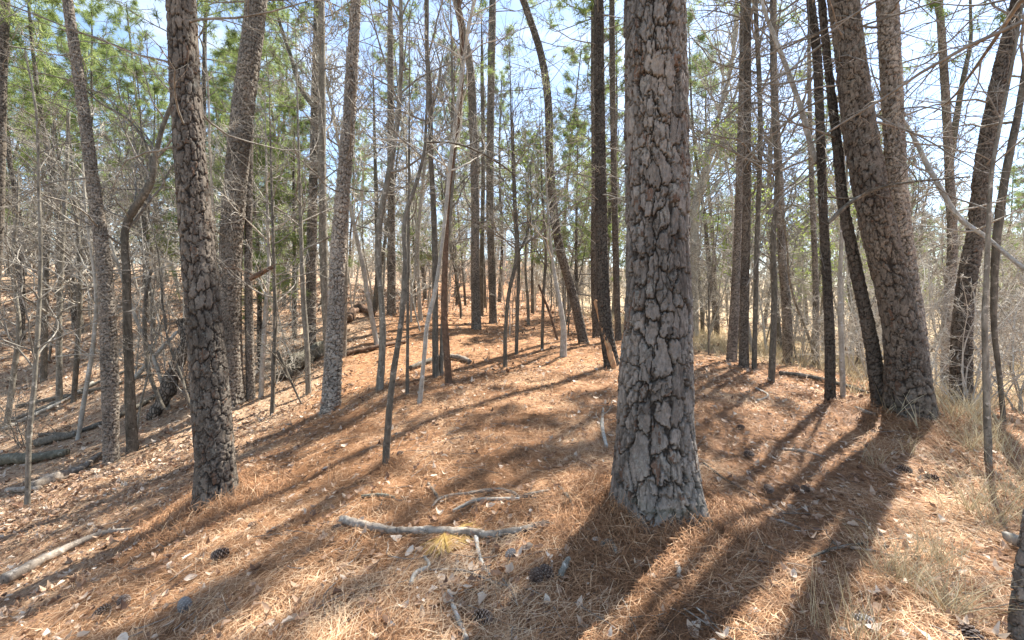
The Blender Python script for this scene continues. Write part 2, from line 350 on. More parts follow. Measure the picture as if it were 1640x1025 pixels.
def pine_trunk(mb, pts4, Yd, seed, vis_h, depth=None, cw=0.062, ch=0.11, moss=0.0):
    """pts4: x y z r along the trunk from base to top"""
    L_ = np.linalg.norm(np.diff(np.asarray(pts4)[:, :3], axis=0), axis=1).sum()
    ds = max(0.0042, Yd * 0.0014)
    tt = np.concatenate([np.arange(0, min(vis_h, L_), ds), np.arange(min(vis_h, L_), L_, 0.12)]); tt[-1] = L_
    P, _ = smooth_path(pts4, tt); R = np.maximum(P[:, 3], 0.01)
    circ = 2 * math.pi * float(np.median(R[:max(3, int(len(R) * 0.7))]))
    n = int(min(400, max(28, circ / (ds * 1.05))))
    u, s = np.meshgrid(np.arange(n) / n, tt)
    depth = depth or 0.020
    pl, idr, ly, lx, e = bark_disp(u, s, circ, cw, ch, seed)
    up = np.clip(s / 3.0, 0, 1)
    plb, idb, lyb, lxb, _ = bark_disp(u, s, circ, cw * 0.56, ch * 0.6, seed + 100)
    sub = (vn(u * 6, s * 3.0, seed + 66, 6) + 0.5 * (idr - 0.5)) > 0.5 - 0.12 * up
    pl = np.where(sub, pl * (0.45 + 0.55 * plb), pl); idr = np.where(sub, 0.5 * idr + 0.5 * idb, idr); ly = np.where(sub, 0.4 * ly + 0.55 * lyb, ly)
    nc = max(4, int(round(circ / cw))); pb = nc * 2
    tn = 0.5 * vn(u * pb, s / ch * 1.5, seed + 50, pb) + 0.3 * vn(u * pb * 2, s / ch * 3.4, seed + 51, pb * 2) + 0.2 * vn(u * pb * 5, s / ch * 9, seed + 52, pb * 5)
    tq = tn * 7 + idr * 5; ti = np.floor(tq); tf = tq - ti; ter = (ti - idr * 5 + np.clip(tf / 0.22, 0, 1)) / 7.0
    id2 = hsh(ti, np.floor(idr * 1000), seed + 60)
    lump = vn(u * 7, s * 2.2, seed + 3, 7) - 0.5
    nn = vn(u * 90, s * 55, seed + 4, 90) - 0.5
    d = depth * (pl * (0.65 + 0.45 * idr) - 0.34 * ly * pl + 0.35 * lx * (id2 * 0 + idr - 0.5) * pl + (0.55 + 0.35 * up) * (ter - 0.45) * (0.35 + 0.65 * pl) + 0.10 * nn) + 0.05 * R[:, None] * lump
    d = d - depth * 1.05 - 0.035 * R[:, None]; pl2 = 1 - 0.35 * (tf < 0.16)
    fl = np.exp(-s / 0.16)
    d = d + R[:, None] * (fl * (0.21 * np.cos(u * 2 * np.pi * 5 + seed) + 0.09 * np.cos(u * 2 * np.pi * 3 + 2 * seed)) + 0.16 * np.exp(-s / 0.11))
    cr_ = np.clip(0.45 * idr + 0.55 * id2, 0, 1); cr_ = np.where((id2 > 0.86) & (idr > 0.45), 0.97, cr_ * 0.92)
    ms = np.clip(0.75 - s / 0.32 + (fbm(u * 14, s * 14, seed + 12, 3) - 0.5) * 3.0, 0, 1) * moss
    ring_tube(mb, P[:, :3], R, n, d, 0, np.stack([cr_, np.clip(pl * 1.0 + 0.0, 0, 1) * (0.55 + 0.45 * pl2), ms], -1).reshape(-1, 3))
# ------------------------------------------------------------------ crowns
def bare_limbs(mb, path, R, t0, n1, len1, rmin, rg, elev=0.6, n2=5, n3=4, up=0.05, wander=0.16, mi=0, mi2=None, depth=3, tt=None, bud=None, droop=0, rf=1.0):
    """limbs, twigs and twiglets on a trunk path (K,3)"""
    mi2 = mi if mi2 is None else mi2
    t = np.sort(rg.uniform(t0, 0.995, n1)) if tt is None else np.asarray(tt); n1 = len(t)
    P0, D = sample_paths(path[None], np.zeros(n1, int), t); az = np.arange(n1) * 2.4 + rg.uniform(0, 6)
    H = np.stack([np.cos(az), np.sin(az), 0 * az], -1); el = rg.normal(elev, 0.22, n1)
    D1 = norm(H * np.cos(el)[:, None] + np.array([0, 0, 1])[None] * np.sin(el)[:, None])
    L1 = len1 * (1 - 0.65 * (t - t0) / max(1e-3, 1 - t0)) * rg.uniform(0.55, 1.25, n1)
    Rt = np.interp(t, np.linspace(0, 1, len(R)), R)
    P1 = grow(P0, D1, L1, 9, wander, up - droop, rg)
    r1 = np.minimum(Rt * 0.5, (L1 * 0.012 + 0.003) * rf); R1 = np.maximum(r1[:, None] * np.linspace(1, 0.25, 9)[None], rmin)
    mb.add(*tubes(P1, R1, 5), mi=mi)
    ends = [(P1, np.arange(n1))]
    if depth >= 2:
        N = n1 * n2; ix = np.repeat(np.arange(n1), n2); tb = rg.uniform(0.2, 1.0, N)
        Q0, QD = sample_paths(P1, ix, tb); D2 = side_dirs(QD, rg.uniform(0.4, 1.1, N), rg)
        L2 = L1[ix] * rg.uniform(0.25, 0.6, N) * (1.15 - 0.5 * tb)
        P2 = grow(Q0, D2, L2, 6, wander * 1.3, up, rg)
        R2 = np.maximum(np.interp(tb, [0, 1], [0.6, 0.3])[:, None] * r1[ix][:, None] * np.linspace(0.9, 0.25, 6)[None], rmin)
        mb.add(*tubes(P2, R2, 4), mi=mi2); ends.append((P2, ix))
        if depth >= 3:
            M = N * n3; jx = np.repeat(np.arange(N), n3); tb = rg.uniform(0.15, 1.0, M)
            Q0, QD = sample_paths(P2, jx, tb); D3 = side_dirs(QD, rg.uniform(0.3, 1.0, M), rg)
            L3 = L2[jx] * rg.uniform(0.25, 0.6, M)
            P3 = grow(Q0, D3, L3, 4, wander * 1.4, up, rg)
            R3 = np.maximum(np.full((M, 4), rmin) * np.linspace(1, 0.6, 4)[None], rmin * 0.5)
            mb.add(*tubes(P3, R3, 3), mi=mi2); ends.append((P3, jx))
    if bud:
        leaf_bits(mb, ends[-1][0], bud, rg, mi=bud.get('mi', 1))
    return ends
def leaf_bits(mb, P, o, rg, mi):
    n = o['n']; ix = rg.integers(0, len(P), n); C, D = sample_paths(P, ix, rg.uniform(0.2, 1, n))
    s = o['size'] * rg.uniform(0.5, 1.3, n); a = norm(rg.normal(0, 1, (n, 3))); bq = norm(np.cross(a, rg.normal(0, 1, (n, 3))))
    C = C + rg.normal(0, o['size'], (n, 3))
    v = np.stack([C - a * s[:, None], C + bq * (s * 0.45)[:, None], C + a * s[:, None], C - bq * (s * 0.45)[:, None]], 1)
    q = np.arange(n * 4).reshape(-1, 4); mb.add(v, q=q, c=np.repeat(rg.uniform(0, 1, n), 4)[:, None] * np.ones(3), mi=mi)
def needle_tufts(mb, C, D, n, ln, w, rg, mi=1, flat=0.55):
    """brushes of long needles round twig ends"""
    B = len(C); Cn = np.repeat(C, n, 0); Dn = np.repeat(D, n, 0)
    dirs = norm(Dn * rg.uniform(0.1, 0.9, (B * n, 1)) + rg.normal(0, flat, (B * n, 3)))
    st = Cn + Dn * rg.uniform(-0.5, 0.25, (B * n, 1)) * ln
    Ls = ln * rg.uniform(0.6, 1.15, (B * n, 1)); side = norm(np.cross(dirs, rg.normal(0, 1, (B * n, 3)))) * w * 0.5
    tip = st + dirs * Ls; tip[:, 2] -= 0.12 * Ls[:, 0]
    v = np.stack([st - side, st + side, tip], 1); tri = np.arange(B * n * 3).reshape(-1, 3)
    cc = np.repeat(np.clip(rg.normal(0.5, 0.22, B), 0, 1), n * 3); mb.add(v, t=tri, c=cc[:, None] * np.ones(3), mi=mi)
def pine_crown(mb, path, R, t0, n1, len1, rmin, rg, tn=12, tl=0.22, tw=0.010, tufts=5, elev=0.25):
    """branches with needle brushes over the upper trunk"""
    ends = bare_limbs(mb, path, R, t0, n1, len1, rmin, rg, elev=elev, n2=5, depth=2, up=0.06, wander=0.14)
    P2 = ends[1][0]; N = len(P2) * tufts; ix = np.repeat(np.arange(len(P2)), tufts)
    C, D = sample_paths(P2, ix, rg.uniform(0.35, 1, N)); needle_tufts(mb, C + rg.normal(0, 0.06, C.shape), norm(D + rg.normal(0, 0.5, D.shape)), tn, tl, tw, rg)
    # top
    C, D = sample_paths(path[None], np.zeros(8, int), rg.uniform(0.97, 1, 8)); needle_tufts(mb, C, D, tn, tl, tw, rg)
# ------------------------------------------------------------------ hero trees traced at their own depth
def trace(pts, Y, H, ws, curve=0.0):
    """pts photo pixels base->top, ws widths in px; returns world x y z r rows, from below the ground to height H"""
    base = ground(pts[0][0], pts[0][1], Y); k_ = 1 + ws[0] / (2 * F) * 0.95; base = np.array([base[0] * k_, base[1] * k_, 0]); base[2] = hz(base[0], base[1]); Yb = base[1]
    out = []
    for (px, py), w in zip(pts, ws):
        p = at(px, py, Yb); cth = 1 / math.hypot(1, (px - 820) / F)
        out.append([p[0], p[1], p[2], w * Yb * cth / (2 * F)])
    out = np.array(out); dz = base[2] - out[0, 2]; 
    out[:, 2] += dz * np.clip(1 - np.arange(len(out)) / 2.0, 0, 1)
    d0 = norm(out[0, :3] - out[1, :3]); foot = out[0].copy(); foot[:3] = foot[:3] + d0 * 0.12; foot[3] *= 1.02
    d = norm(out[-1, :3] - out[-2, :3]); top = out[-1].copy(); hh = base[2] + H
    rows = [foot] + list(out)
    if top[2] < hh - 0.5:
        d = norm(d * np.array([0.6, 0.6, 1])); rem = (hh - top[2]) / max(0.3, d[2])
        for f in (0.33, 0.66, 1.0):
            r_ = top.copy(); r_[:3] = top[:3] + d * rem * f; r_[3] = top[3] * (1 - 0.88 * f); rows.append(r_)
    return np.array(rows), base
HERO = []
def hero(kind, pts, ws, Y, H, label, mat_=None, **k):
    HERO.append(dict(kind=kind, pts=pts, ws=ws, Y=Y, H=H, label=label, mat=mat_, **k))
#  ---- big pines
hero('pine', [(1050,858),(1048,770),(1048,687),(1050,605),(1054,523),(1053,410),(1051,205),(1049,0)], [158,146,134,127,117,107,103,98], 2.9, 19,
     'thick grey pine with plated bark, nearest trunk, right of the centre', M_pine, cw=0.088, ch=0.20, depth=0.028, moss=0.75, stub=0)
hero('pine', [(348,828),(345,750),(335,600),(319,420),(301,205),(290,0)], [84,73,66,61,54,50], 4.6, 18,
     'stout brown pine rising from a needle mound, left foreground', M_pineb, cw=0.066, ch=0.15, depth=0.019, moss=0.1)
hero('pine', [(374,655),(368,540),(370,400),(386,205),(411,0)], [42,42,41,39,35], 7.4, 18,
     'pine leaning right, standing just behind the stout left foreground pine', M_pinel, cw=0.075, ch=0.10, depth=0.022)
hero('pine', [(178,745),(176,600),(166,420),(150,300),(130,150),(108,0)], [31,32,28,24,22,19], 7.3, 15,
     'flaky slim pine leaning left near the left edge, beside a smooth forked tree', M_pinel, cw=0.055, ch=0.055, depth=0.022)
hero('pine', [(529,662),(537,523),(541,420),(547,328),(558,205),(564,102),(570,0)], [35,30,27,25,22,20,17], 7.6, 17,
     'pine with pale flaky base and dark upper trunk leaning right, left of the ridge', M_pinep, cw=0.07, ch=0.085, depth=0.03)
hero('pine', [(1458,684),(1440,523),(1425,441),(1399,328),(1377,205),(1361,82),(1350,0)], [92,66,63,62,58,52,50], 5.1, 18,
     'massive pine leaning left with flared foot, largest trunk on the right', M_pineb, cw=0.076, ch=0.155, depth=0.022, moss=0.2)
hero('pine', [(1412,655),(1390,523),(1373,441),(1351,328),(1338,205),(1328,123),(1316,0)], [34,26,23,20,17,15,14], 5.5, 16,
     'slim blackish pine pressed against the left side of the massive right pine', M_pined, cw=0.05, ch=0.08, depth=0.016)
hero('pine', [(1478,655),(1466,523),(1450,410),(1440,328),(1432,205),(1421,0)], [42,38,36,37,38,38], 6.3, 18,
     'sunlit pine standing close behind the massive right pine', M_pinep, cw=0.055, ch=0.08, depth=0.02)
hero('pine', [(1540,658),(1541,523),(1550,441),(1560,389),(1577,246),(1601,123),(1630,0)], [46,38,36,34,32,31,27], 6.0, 16,
     'dark red brown pine leaning right, near the right edge', M_pineb, cw=0.05, ch=0.08, depth=0.02, stub=26)
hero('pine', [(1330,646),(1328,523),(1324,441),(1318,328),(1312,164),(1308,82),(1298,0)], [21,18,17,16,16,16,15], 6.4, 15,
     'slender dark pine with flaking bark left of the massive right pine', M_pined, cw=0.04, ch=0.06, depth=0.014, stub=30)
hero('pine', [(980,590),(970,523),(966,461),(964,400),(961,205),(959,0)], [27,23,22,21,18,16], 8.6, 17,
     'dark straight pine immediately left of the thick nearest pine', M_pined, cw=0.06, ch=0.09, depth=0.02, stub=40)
hero('pine', [(935,551),(923,494),(911,449),(897,400),(886,328),(880,246),(878,164),(868,94),(845,20),(838,0)], [18,16,15,15,14,13,13,12,11,11], 11.5, 16,
     'curving pine leaning left above the middle of the ridge', M_pineb, cw=0.06, ch=0.09, depth=0.018, stub=40)
hero('pine', [(763,528),(761,441),(761,328),(758,205),(752,102),(736,25),(730,0)], [17,15,14,14,13,12,11], 16, 16,
     'reddish pine with pale foot at the crest of the ridge, left of its twin', M_pinel, cw=0.07, ch=0.10, depth=0.02, stub=30)
hero('pine', [(790,519),(788,441),(785,328),(786,164),(789,0)], [14,13,13,12,11], 18, 17,
     'grey pine at the crest of the ridge, right hand one of the two', M_pinel, cw=0.07, ch=0.10, depth=0.02, stub=30)
hero('pine', [(627,506),(627,410),(626,246),(625,40)], [17,14,12,9], 17, 16,
     'broad distant pine on the left shoulder of the ridge', M_pinel, cw=0.07, ch=0.10, depth=0.02, stub=30)
hero('pine', [(497,557),(498,482),(499,410),(502,287),(504,164),(507,40)], [20,18,18,15,13,11], 12.5, 15,
     'forked pine partly behind the pale based pine, limb rising to the left', M_pinel, cw=0.06, ch=0.08, depth=0.02, stub=20, limb=[(504,172),(486,150),(461,82),(441,25),(430,-10)], limbw=9)
hero('pine', [(1191,590),(1192,482),(1195,369),(1197,205),(1197,0)], [18,16,15,13,12], 8.6, 15,
     'straight narrow pine at the grassy edge, first dark trunk right of the thick pine', M_pineb, cw=0.04, ch=0.06, depth=0.014, stub=46)
hero('pine', [(1171,580),(1177,482),(1180,410),(1184,287),(1188,120),(1190,0)], [19,16,14,12,10,9], 10.5, 15,
     'leaning brown pine at the grassy edge, behind the straight narrow one', M_pinel, cw=0.05, ch=0.07, depth=0.016, stub=20)
hero('pine', [(1515,622),(1520,482),(1525,410),(1521,287),(1515,164),(1507,41),(1504,0)], [22,20,19,17,16,14,13], 9.5, 15,
     'grey forked pine standing between the massive pine and the right edge pine', M_pinel, cw=0.05, ch=0.08, depth=0.018, stub=30, limb=[(1523,250),(1536,184),(1550,123),(1566,61),(1570,-5)], limbw=10)
hero('pine', [(1262,584),(1259,482),(1253,420),(1249,300),(1241,150),(1238,0)], [19,17,15,13,12,10], 13.5, 15,
     'pale brown pine beyond the fallen grey pole on the grassy slope', M_pinel, cw=0.06, ch=0.08, depth=0.018, stub=30)
hero('pine', [(-30,700),(-12,500),(0,300),(3,180),(5,110),(9,0)], [26,22,19,17,17,16], 6.5, 14,
     'dark pine cut by the left picture edge with a knot high up', M_pineb, cw=0.05, ch=0.07, depth=0.016)
hero('pine', [(990,545),(986,400),(982,205),(980,0)], [12,11,10,9], 13, 15,
     'thin pine half hidden behind the left side of the thick nearest pine', M_pineb, cw=0.05, ch=0.08, depth=0.015, stub=24)
hero('pine', [(955,541),(951,440),(952,300),(950,120),(950,0)], [13,11,10,8,7], 13, 14,
     'dark trunk between the curving pine and the dark straight pine', M_pineb, cw=0.05, ch=0.08, depth=0.015, stub=24)
hero('pine', [(402,642),(399,520),(398,400),(400,250),(404,60)], [17,15,14,12,9], 9.6, 14,
     'straight grey pine just right of the pine behind the left foreground pine', M_pinel, cw=0.05, ch=0.07, depth=0.016, stub=20)
hero('pine', [(1307,585),(1306,441),(1300,300),(1296,120)], [13,11,9,7], 14, 14,
     'thin grey pine left of the slender flaking pine, farther off on the grassy slope', M_pinel, cw=0.06, ch=0.08, depth=0.015, stub=24)
hero('pine', [(1645,1060),(1648,960),(1660,860),(1680,700),(1700,500),(1720,200)], [70,66,60,56,52,46], 1.95, 9,
     'dark mossy trunk slice in the bottom right corner', M_pine, cw=0.05, ch=0.08, depth=0.014, moss=0.5)
# ---- broadleaf trees and saplings
G, D, PA = M_grey, M_greyd, M_pale
hero('bare', [(212,727),(207,600),(203,450),(206,350),(225,320),(241,292),(250,245),(262,200),(274,168),(282,100)], [22,17,15,14,15,13,10,8,7,5], 7.9, 7,
     'smooth grey tree kinking right above a knee and forking, left side', D, t0=0.45, n1=14, len1=2.2, limb=[(243,275),(236,245),(200,190),(150,160),(100,122),(60,110)], limbw=5)
hero('bare', [(44,812),(47,700),(56,600),(62,500),(65,420),(62,300),(58,180),(40,80)], [11,10,9,8,7,6,5,3], 5.6, 6,
     'thin grey sapling standing alone beside the plank like log at the left edge', G, t0=0.3, n1=18, len1=1.4)
hero('bare', [(125,705),(135,640),(148,560),(154,480),(150,430),(140,360),(132,260)], [9,9,8,7,6,5,4], 8.6, 6,
     'bent pale sapling left of the flaky slim pine', PA, t0=0.35, n1=14, len1=1.6)
hero('bare', [(95,650),(95,500),(98,420),(105,300),(110,180)], [13,11,10,8,6], 12.5, 8.5, 'grey tree at the gully bottom under the left hillside', G, t0=0.3, n1=18, len1=2.6)
hero('bare', [(118,645),(124,560),(128,480),(127,400),(118,300)], [11,10,9,8,6], 12.5, 8, 'crooked dark tree at the gully bottom, right of the grey one', D, t0=0.3, n1=18, len1=2.6)
hero('bare', [(70,612),(72,500),(74,420),(85,250)], [13,12,10,7], 14, 9, 'brown trunk across the gully on the foot of the left hillside', D, t0=0.3, n1=18, len1=2.8)
hero('bare', [(10,690),(22,600),(30,520),(20,430),(28,330)], [12,11,9,7,6], 8, 7, 'curving grey tree at the far left edge above the mossy log', G, t0=0.3, n1=16, len1=2.2)
hero('bare', [(436,665),(439,560),(441,520),(439,440),(436,330)], [8,7,7,6,5], 9, 6.5, 'skinny dark sapling with a dead limb propped against it', D, t0=0.25, n1=18, len1=1.6, limb=[(444,562),(457,605),(478,662)], limbw=6)
hero('bare', [(418,638),(421,565),(425,500),(430,440),(428,330)], [9,8,7,6,5], 9, 7, 'pale slim tree between two dark trunks left of the rotting stump', PA, t0=0.3, n1=16, len1=1.8)
hero('bare', [(494,632),(492,565),(486,480),(483,400),(480,300)], [10,9,9,7,5], 8.6, 8, 'light grey slim tree just left of the pale based pine', G, t0=0.35, n1=16, len1=1.8)
hero('bare', [(527,600),(519,420),(516,287),(516,164),(515,0)], [15,14,13,12,10], 9.5, 13, 'smooth grey trunk rising straight beside the pale based pine', G, t0=0.35, n1=18, len1=2.4)
hero('bare', [(550,573),(552,482),(554,400),(556,300),(562,160)], [10,9,8,7,5], 11, 9, 'slender grey tree just right of the pale based pine', G, t0=0.4, n1=16, len1=2.0)
hero('bare', [(608,626),(613,543),(611,482),(606,420),(609,348),(621,287),(636,197),(642,123),(642,0)], [13,11,10,10,10,9,8,7,6], 7.6, 10,
     'sinuous grey tree leaning right, throwing a long shadow down the left slope', G, t0=0.4, n1=20, len1=2.2)
hero('bare', [(601,499),(605,440),(603,330),(600,220)], [10,9,7,5], 18, 11, 'dark distant tree left of the broad distant pine', D, t0=0.3, n1=20, len1=3.0)
hero('bare', [(617,754),(623,666),(629,605),(640,535),(646,482),(649,429),(649,348),(666,295),(679,246),(683,184),(685,82)], [12,11,10,9,9,8,7,6,5,4,3], 4.15, 6.5,
     'lichen spotted sapling leaning right, nearest thin stem in the middle', D, t0=0.42, n1=16, len1=1.2)
hero('bare', [(652,633),(653,523),(653,441),(655,300)], [6,5,5,4], 7.5, 6.5, 'very thin straight sapling right of the lichen spotted one', D, t0=0.4, n1=14, len1=1.2)
hero('bare', [(672,647),(679,576),(685,515),(695,474),(701,441),(708,389),(723,246),(736,143),(748,61),(760,-10)], [8,7,7,7,6,6,6,6,5,4], 6.6, 8,
     'slim pale stem with a torn reddish strip, leaning right behind the sapling', PA, t0=0.45, n1=16, len1=1.6)
hero('bare', [(698,606),(697,523),(697,420),(695,348),(690,246),(689,164),(684,82),(683,0)], [12,10,10,9,8,8,7,6], 8, 11,
     'mossy dark tree, left stem of the tight clump in the middle', D, t0=0.4, n1=20, len1=2.0)
hero('bare', [(706,602),(710,500),(714,420),(722,330),(728,230),(724,110)], [8,7,7,6,5,4], 8.2, 8, 'thin mossy stem in the middle of the tight clump', G, t0=0.4, n1=16, len1=1.6)
hero('bare', [(719,617),(715,556),(711,482),(713,420),(718,300),(732,200),(741,100),(735,0)], [12,11,10,9,9,8,7,6], 7.8, 11,
     'rusty brown trunk, right stem of the tight clump in the middle', M_rot, t0=0.45, n1=18, len1=2.0)
hero('bare', [(771,507),(772,400),(774,250),(772,100)], [8,7,6,5], 20, 14, 'thin dark tree between the two crest pines', D, t0=0.3, n1=22, len1=3.0)
hero('bare', [(809,588),(810,523),(815,470),(826,420),(824,330),(819,200)], [7,6,6,6,5,3], 9.0, 7, 'thin sapling with a bleached foot in the middle of the ridge', D, t0=0.35, n1=20, len1=1.8, limb=[(828,410),(842,380),(852,340),(850,280)], limbw=4)
hero('bare', [(827,568),(829,482),(831,420),(826,330)], [6,6,5,4], 10.3, 6.5, 'dark thin stem right behind the bleached foot sapling', D, t0=0.35, n1=18, len1=1.8)
hero('bare', [(868,560),(870,482),(874,400),(868,300)], [5,5,4,3], 10.8, 6, 'spindly sapling halfway between the bleached foot one and the curving pine', D, t0=0.3, n1=16, len1=1.6)
hero('bare', [(902,572),(902,523),(898,494),(888,440),(880,370)], [12,9,8,6,4], 9.9, 6, 'stubby pale footed tree in fresh leaf left of the curving pine', PA, t0=0.35, n1=20, len1=1.8, bud=1500)
hero('bare', [(1208,592),(1212,400),(1218,200),(1210,0)], [9,8,8,7], 9.6, 13, 'thin dark tree right of the straight narrow pine', D, t0=0.3, n1=30, len1=2.2)
hero('bare', [(1235,614),(1238,543),(1240,461),(1238,400),(1245,287),(1238,164),(1236,41)], [12,11,10,9,9,7,6], 7.4, 10,
     'dark grey tree with a black foot left of the fallen grey pole', D, t0=0.35, n1=26, len1=2.0)
hero('bare', [(1350,638),(1348,564),(1345,461),(1347,400),(1352,250)], [10,9,8,7,5], 7.3, 8, 'pale smooth tree between the slender flaking pine and the blackish pine', PA, t0=0.35, n1=20, len1=1.8)
hero('bare', [(1583,748),(1579,605),(1577,502),(1581,420),(1583,369),(1590,266),(1602,200),(1620,110),(1632,40)], [14,12,11,10,9,8,7,6,5], 4.1, 6,
     'smooth grey young tree rising from dry grass near the right edge', G, t0=0.4, n1=16, len1=1.7)
hero('bare', [(1608,680),(1601,605),(1592,523),(1593,440),(1598,369),(1613,266),(1630,184),(1645,90)], [10,10,11,14,16,15,14,12], 6.8, 10,
     'twisted grey tree at the right edge behind the young smooth one', D, t0=0.35, n1=20, len1=2.2)
hero('bare', [(1112,540),(1112,400),(1116,320),(1128,270),(1150,190),(1172,100),(1180,0)], [16,14,13,8,7,6,5], 16, 15,
     'many forked pale tree fanning out against the sky beside the thick pine', PA, t0=0.3, n1=34, len1=5.5, elev=0.95, limb=[(1116,320),(1140,250),(1165,190),(1190,120),(1200,20)], limbw=8)
hero('bare', [(1308,262),(1298,230),(1281,168),(1265,123),(1245,70),(1224,16)], [8,8,7,7,6,5], 6.2, 0, 'pale leaning pole', PA, t0=0.5, n1=8, len1=0.8, skip=True)

def crown_hash(s): 
    h = 7
    for ch_ in s: h = (h * 131 + ord(ch_)) % 1000003
    return h
def limb_of(h, Yb, parent, m, rg, name='limb'):
    pts = h['limb']; n = len(pts); w = h['limbw']
    P = np.array([at(px, py, Yb) for px, py in pts]); P[:, 1] += np.linspace(0, 0.25, n)
    R = w * np.linspace(1, 0.35, n) * Yb / (2 * F); pr, _ = smooth_path(np.column_stack([P, R]), 26)
    if P[-1, 2] > P[0, 2]:
        d = norm(P[-1] - P[-2]); ext = grow(P[-1][None], d[None], np.array([1.5]), 6, 0.1, 0.05, rg)[0][1:]
        pr = np.vstack([pr, np.column_stack([ext, np.linspace(pr[-1, 3], 0.004, 5)])])
    mb = MB(); ring_tube(mb, pr[:, :3] - parent.location, pr[:, 3], 9)
    bare_limbs(mb, pr[:, :3] - np.array(parent.location), pr[:, 3], 0.25, 9, 0.9 + 0.04 * Yb, 0.0012 + Yb * 0.00028, rg, n2=4, n3=3)
    mb.build(name, m, parent)
for h in HERO:
    if h.get('skip'): continue
    rg = np.random.default_rng(crown_hash(h['label'])); seed = int(rg.integers(1, 900))
    rows, base = trace(h['pts'], h['Y'], h['H'], h['ws']); h['base'] = base; Yb = base[1]; loc = base.copy()
    rows[:, :3] -= loc; pine = h['kind'] == 'pine'
    nm = 'pine_tree' if pine else ('sapling' if h['ws'][0] < 9.5 or h['H'] < 6.6 else 'broadleaf_tree')
    th = thing(nm, h['label'], 'pine tree' if pine else ('sapling' if nm == 'sapling' else 'tree'), loc,
               'pine trees on and around the ridge' if pine else ('thin saplings on and around the ridge' if nm == 'sapling' else 'leafless trees on and around the ridge'))
    dist = math.hypot(loc[0], loc[1]); rmin = 0.0011 + Yb * 0.0003
    mb = MB()
    if pine:
        vis = min(h['H'] * 0.98, 2.4 + 0.75 * Yb)
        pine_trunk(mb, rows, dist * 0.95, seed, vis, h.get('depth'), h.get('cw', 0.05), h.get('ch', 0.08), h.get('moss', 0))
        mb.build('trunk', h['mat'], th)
        path, _ = smooth_path(rows, 60); cb = MB()
        # dead lower branches, then the living crown far up
        ns = h.get('stub', 18); top = min(0.62, 9.0 / h['H'])
        if ns: bare_limbs(cb, path[:, :3], path[:, 3], 0.2, ns, 1.9, rmin, rg, tt=np.sort(rg.uniform(min(0.30, 3.2 / h['H']) if ns > 12 else 0.3, top, ns)), elev=0.02, n2=4, n3=3, up=0.0, wander=0.13, droop=0.02, rf=0.55)
        cw_ = 0.012 if Yb < 9 else 0.016
        pine_crown(cb, path[:, :3], path[:, 3], 0.6, 14, 2.3, 0.006, rg, tn=14, tl=0.27, tw=cw_ * 1.2, tufts=5)
        cb.build('crown', [M_twig, M_needle], th)
    else:
        path, Lp = smooth_path(rows, max(24, int(h['H'] / (0.03 + 0.006 * Yb)))); K = len(path)
        n = 20 if Yb < 7 else 12
        u, s = np.meshgrid(np.arange(n) / n, np.linspace(0, Lp, K)); R = np.maximum(path[:, 3], 0.004)
        d = R[:, None] * 0.16 * (vn(u * 5, s * 6, seed, 5) - 0.5) + R[:, None] * 0.12 * (vn(u * 10, s * 22, seed + 1, 10) - 0.5) + R[:, None] * 0.3 * np.exp(-s / 0.08) * (0.4 + np.cos(u * 2 * np.pi * 3) * 0.4)
        ring_tube(mb, path[:, :3], R, n, d); mb.build('trunk', h['mat'], th)
        cb = MB(); bd = {'n': h['bud'], 'size': 0.02, 'mi': 1} if h.get('bud') else None
        bare_limbs(cb, path[:, :3], R, h['t0'], h['n1'], h['len1'], rmin, rg, elev=h.get('elev', 0.6), n2=6, n3=5, bud=bd)
        cb.build('crown', [M_twigp if h['mat'] is M_pale else M_twig, M_bud], th)
    if h.get('limb'): limb_of(h, Yb, th, M_pinel if pine else h['mat'], rg)
# ------------------------------------------------------------------ wood behind: kinds built once, copied tree by tree
def proto_bare(seed, H, r, m, n1=30, lean=0.05, twm=None, t0=0.28, len1=None, bud=None, rmin=0.0085):
    rg = np.random.default_rng(seed); K = 26
    P = grow(np.array([[0, 0, -0.15]]), np.array([[rg.normal(0, lean), rg.normal(0, lean), 1]]), np.array([H + 0.15]), K, 0.035, 0.02, rg)[0]
    R = r * np.linspace(1, 0.12, K) ** 0.8; R[0] *= 1.25; a = MB(); ring_tube(a, P, R, 9)
    b_ = MB(); bare_limbs(b_, P, R, t0, n1, len1 or H * 0.27, rmin, rg, elev=0.7, n2=6, n3=6, bud=bud)
    return a.mesh('trunk', m), b_.mesh('crown', [twm or M_twig, M_bud])
def proto_pine(seed, H, r, m, t0=0.5, n1=30, dead=20, tn=18, tufts=5, tl=0.30, tw=0.017, len1=2.7, lean=0.03):
    rg = np.random.default_rng(seed); K = 30
    P = grow(np.array([[0, 0, -0.15]]), np.array([[rg.normal(0, lean), rg.normal(0, lean), 1]]), np.array([H + 0.15]), K, 0.02, 0.02, rg)[0]
    R = r * np.linspace(1, 0.1, K) ** 0.75; R[0] *= 1.2; a = MB(); ring_tube(a, P, R, 10)
    b_ = MB()
    if dead: bare_limbs(b_, P, R, 0.2, dead, 1.7, 0.007, rg, tt=np.sort(rg.uniform(0.18, t0 + 0.05, dead)), elev=0.05, n2=4, n3=2, up=0)
    pine_crown(b_, P, R, t0, n1, len1, 0.007, rg, tn=tn, tl=tl, tw=tw, tufts=tufts)
    return a.mesh('trunk', m), b_.mesh('crown', [M_twig, M_needle])
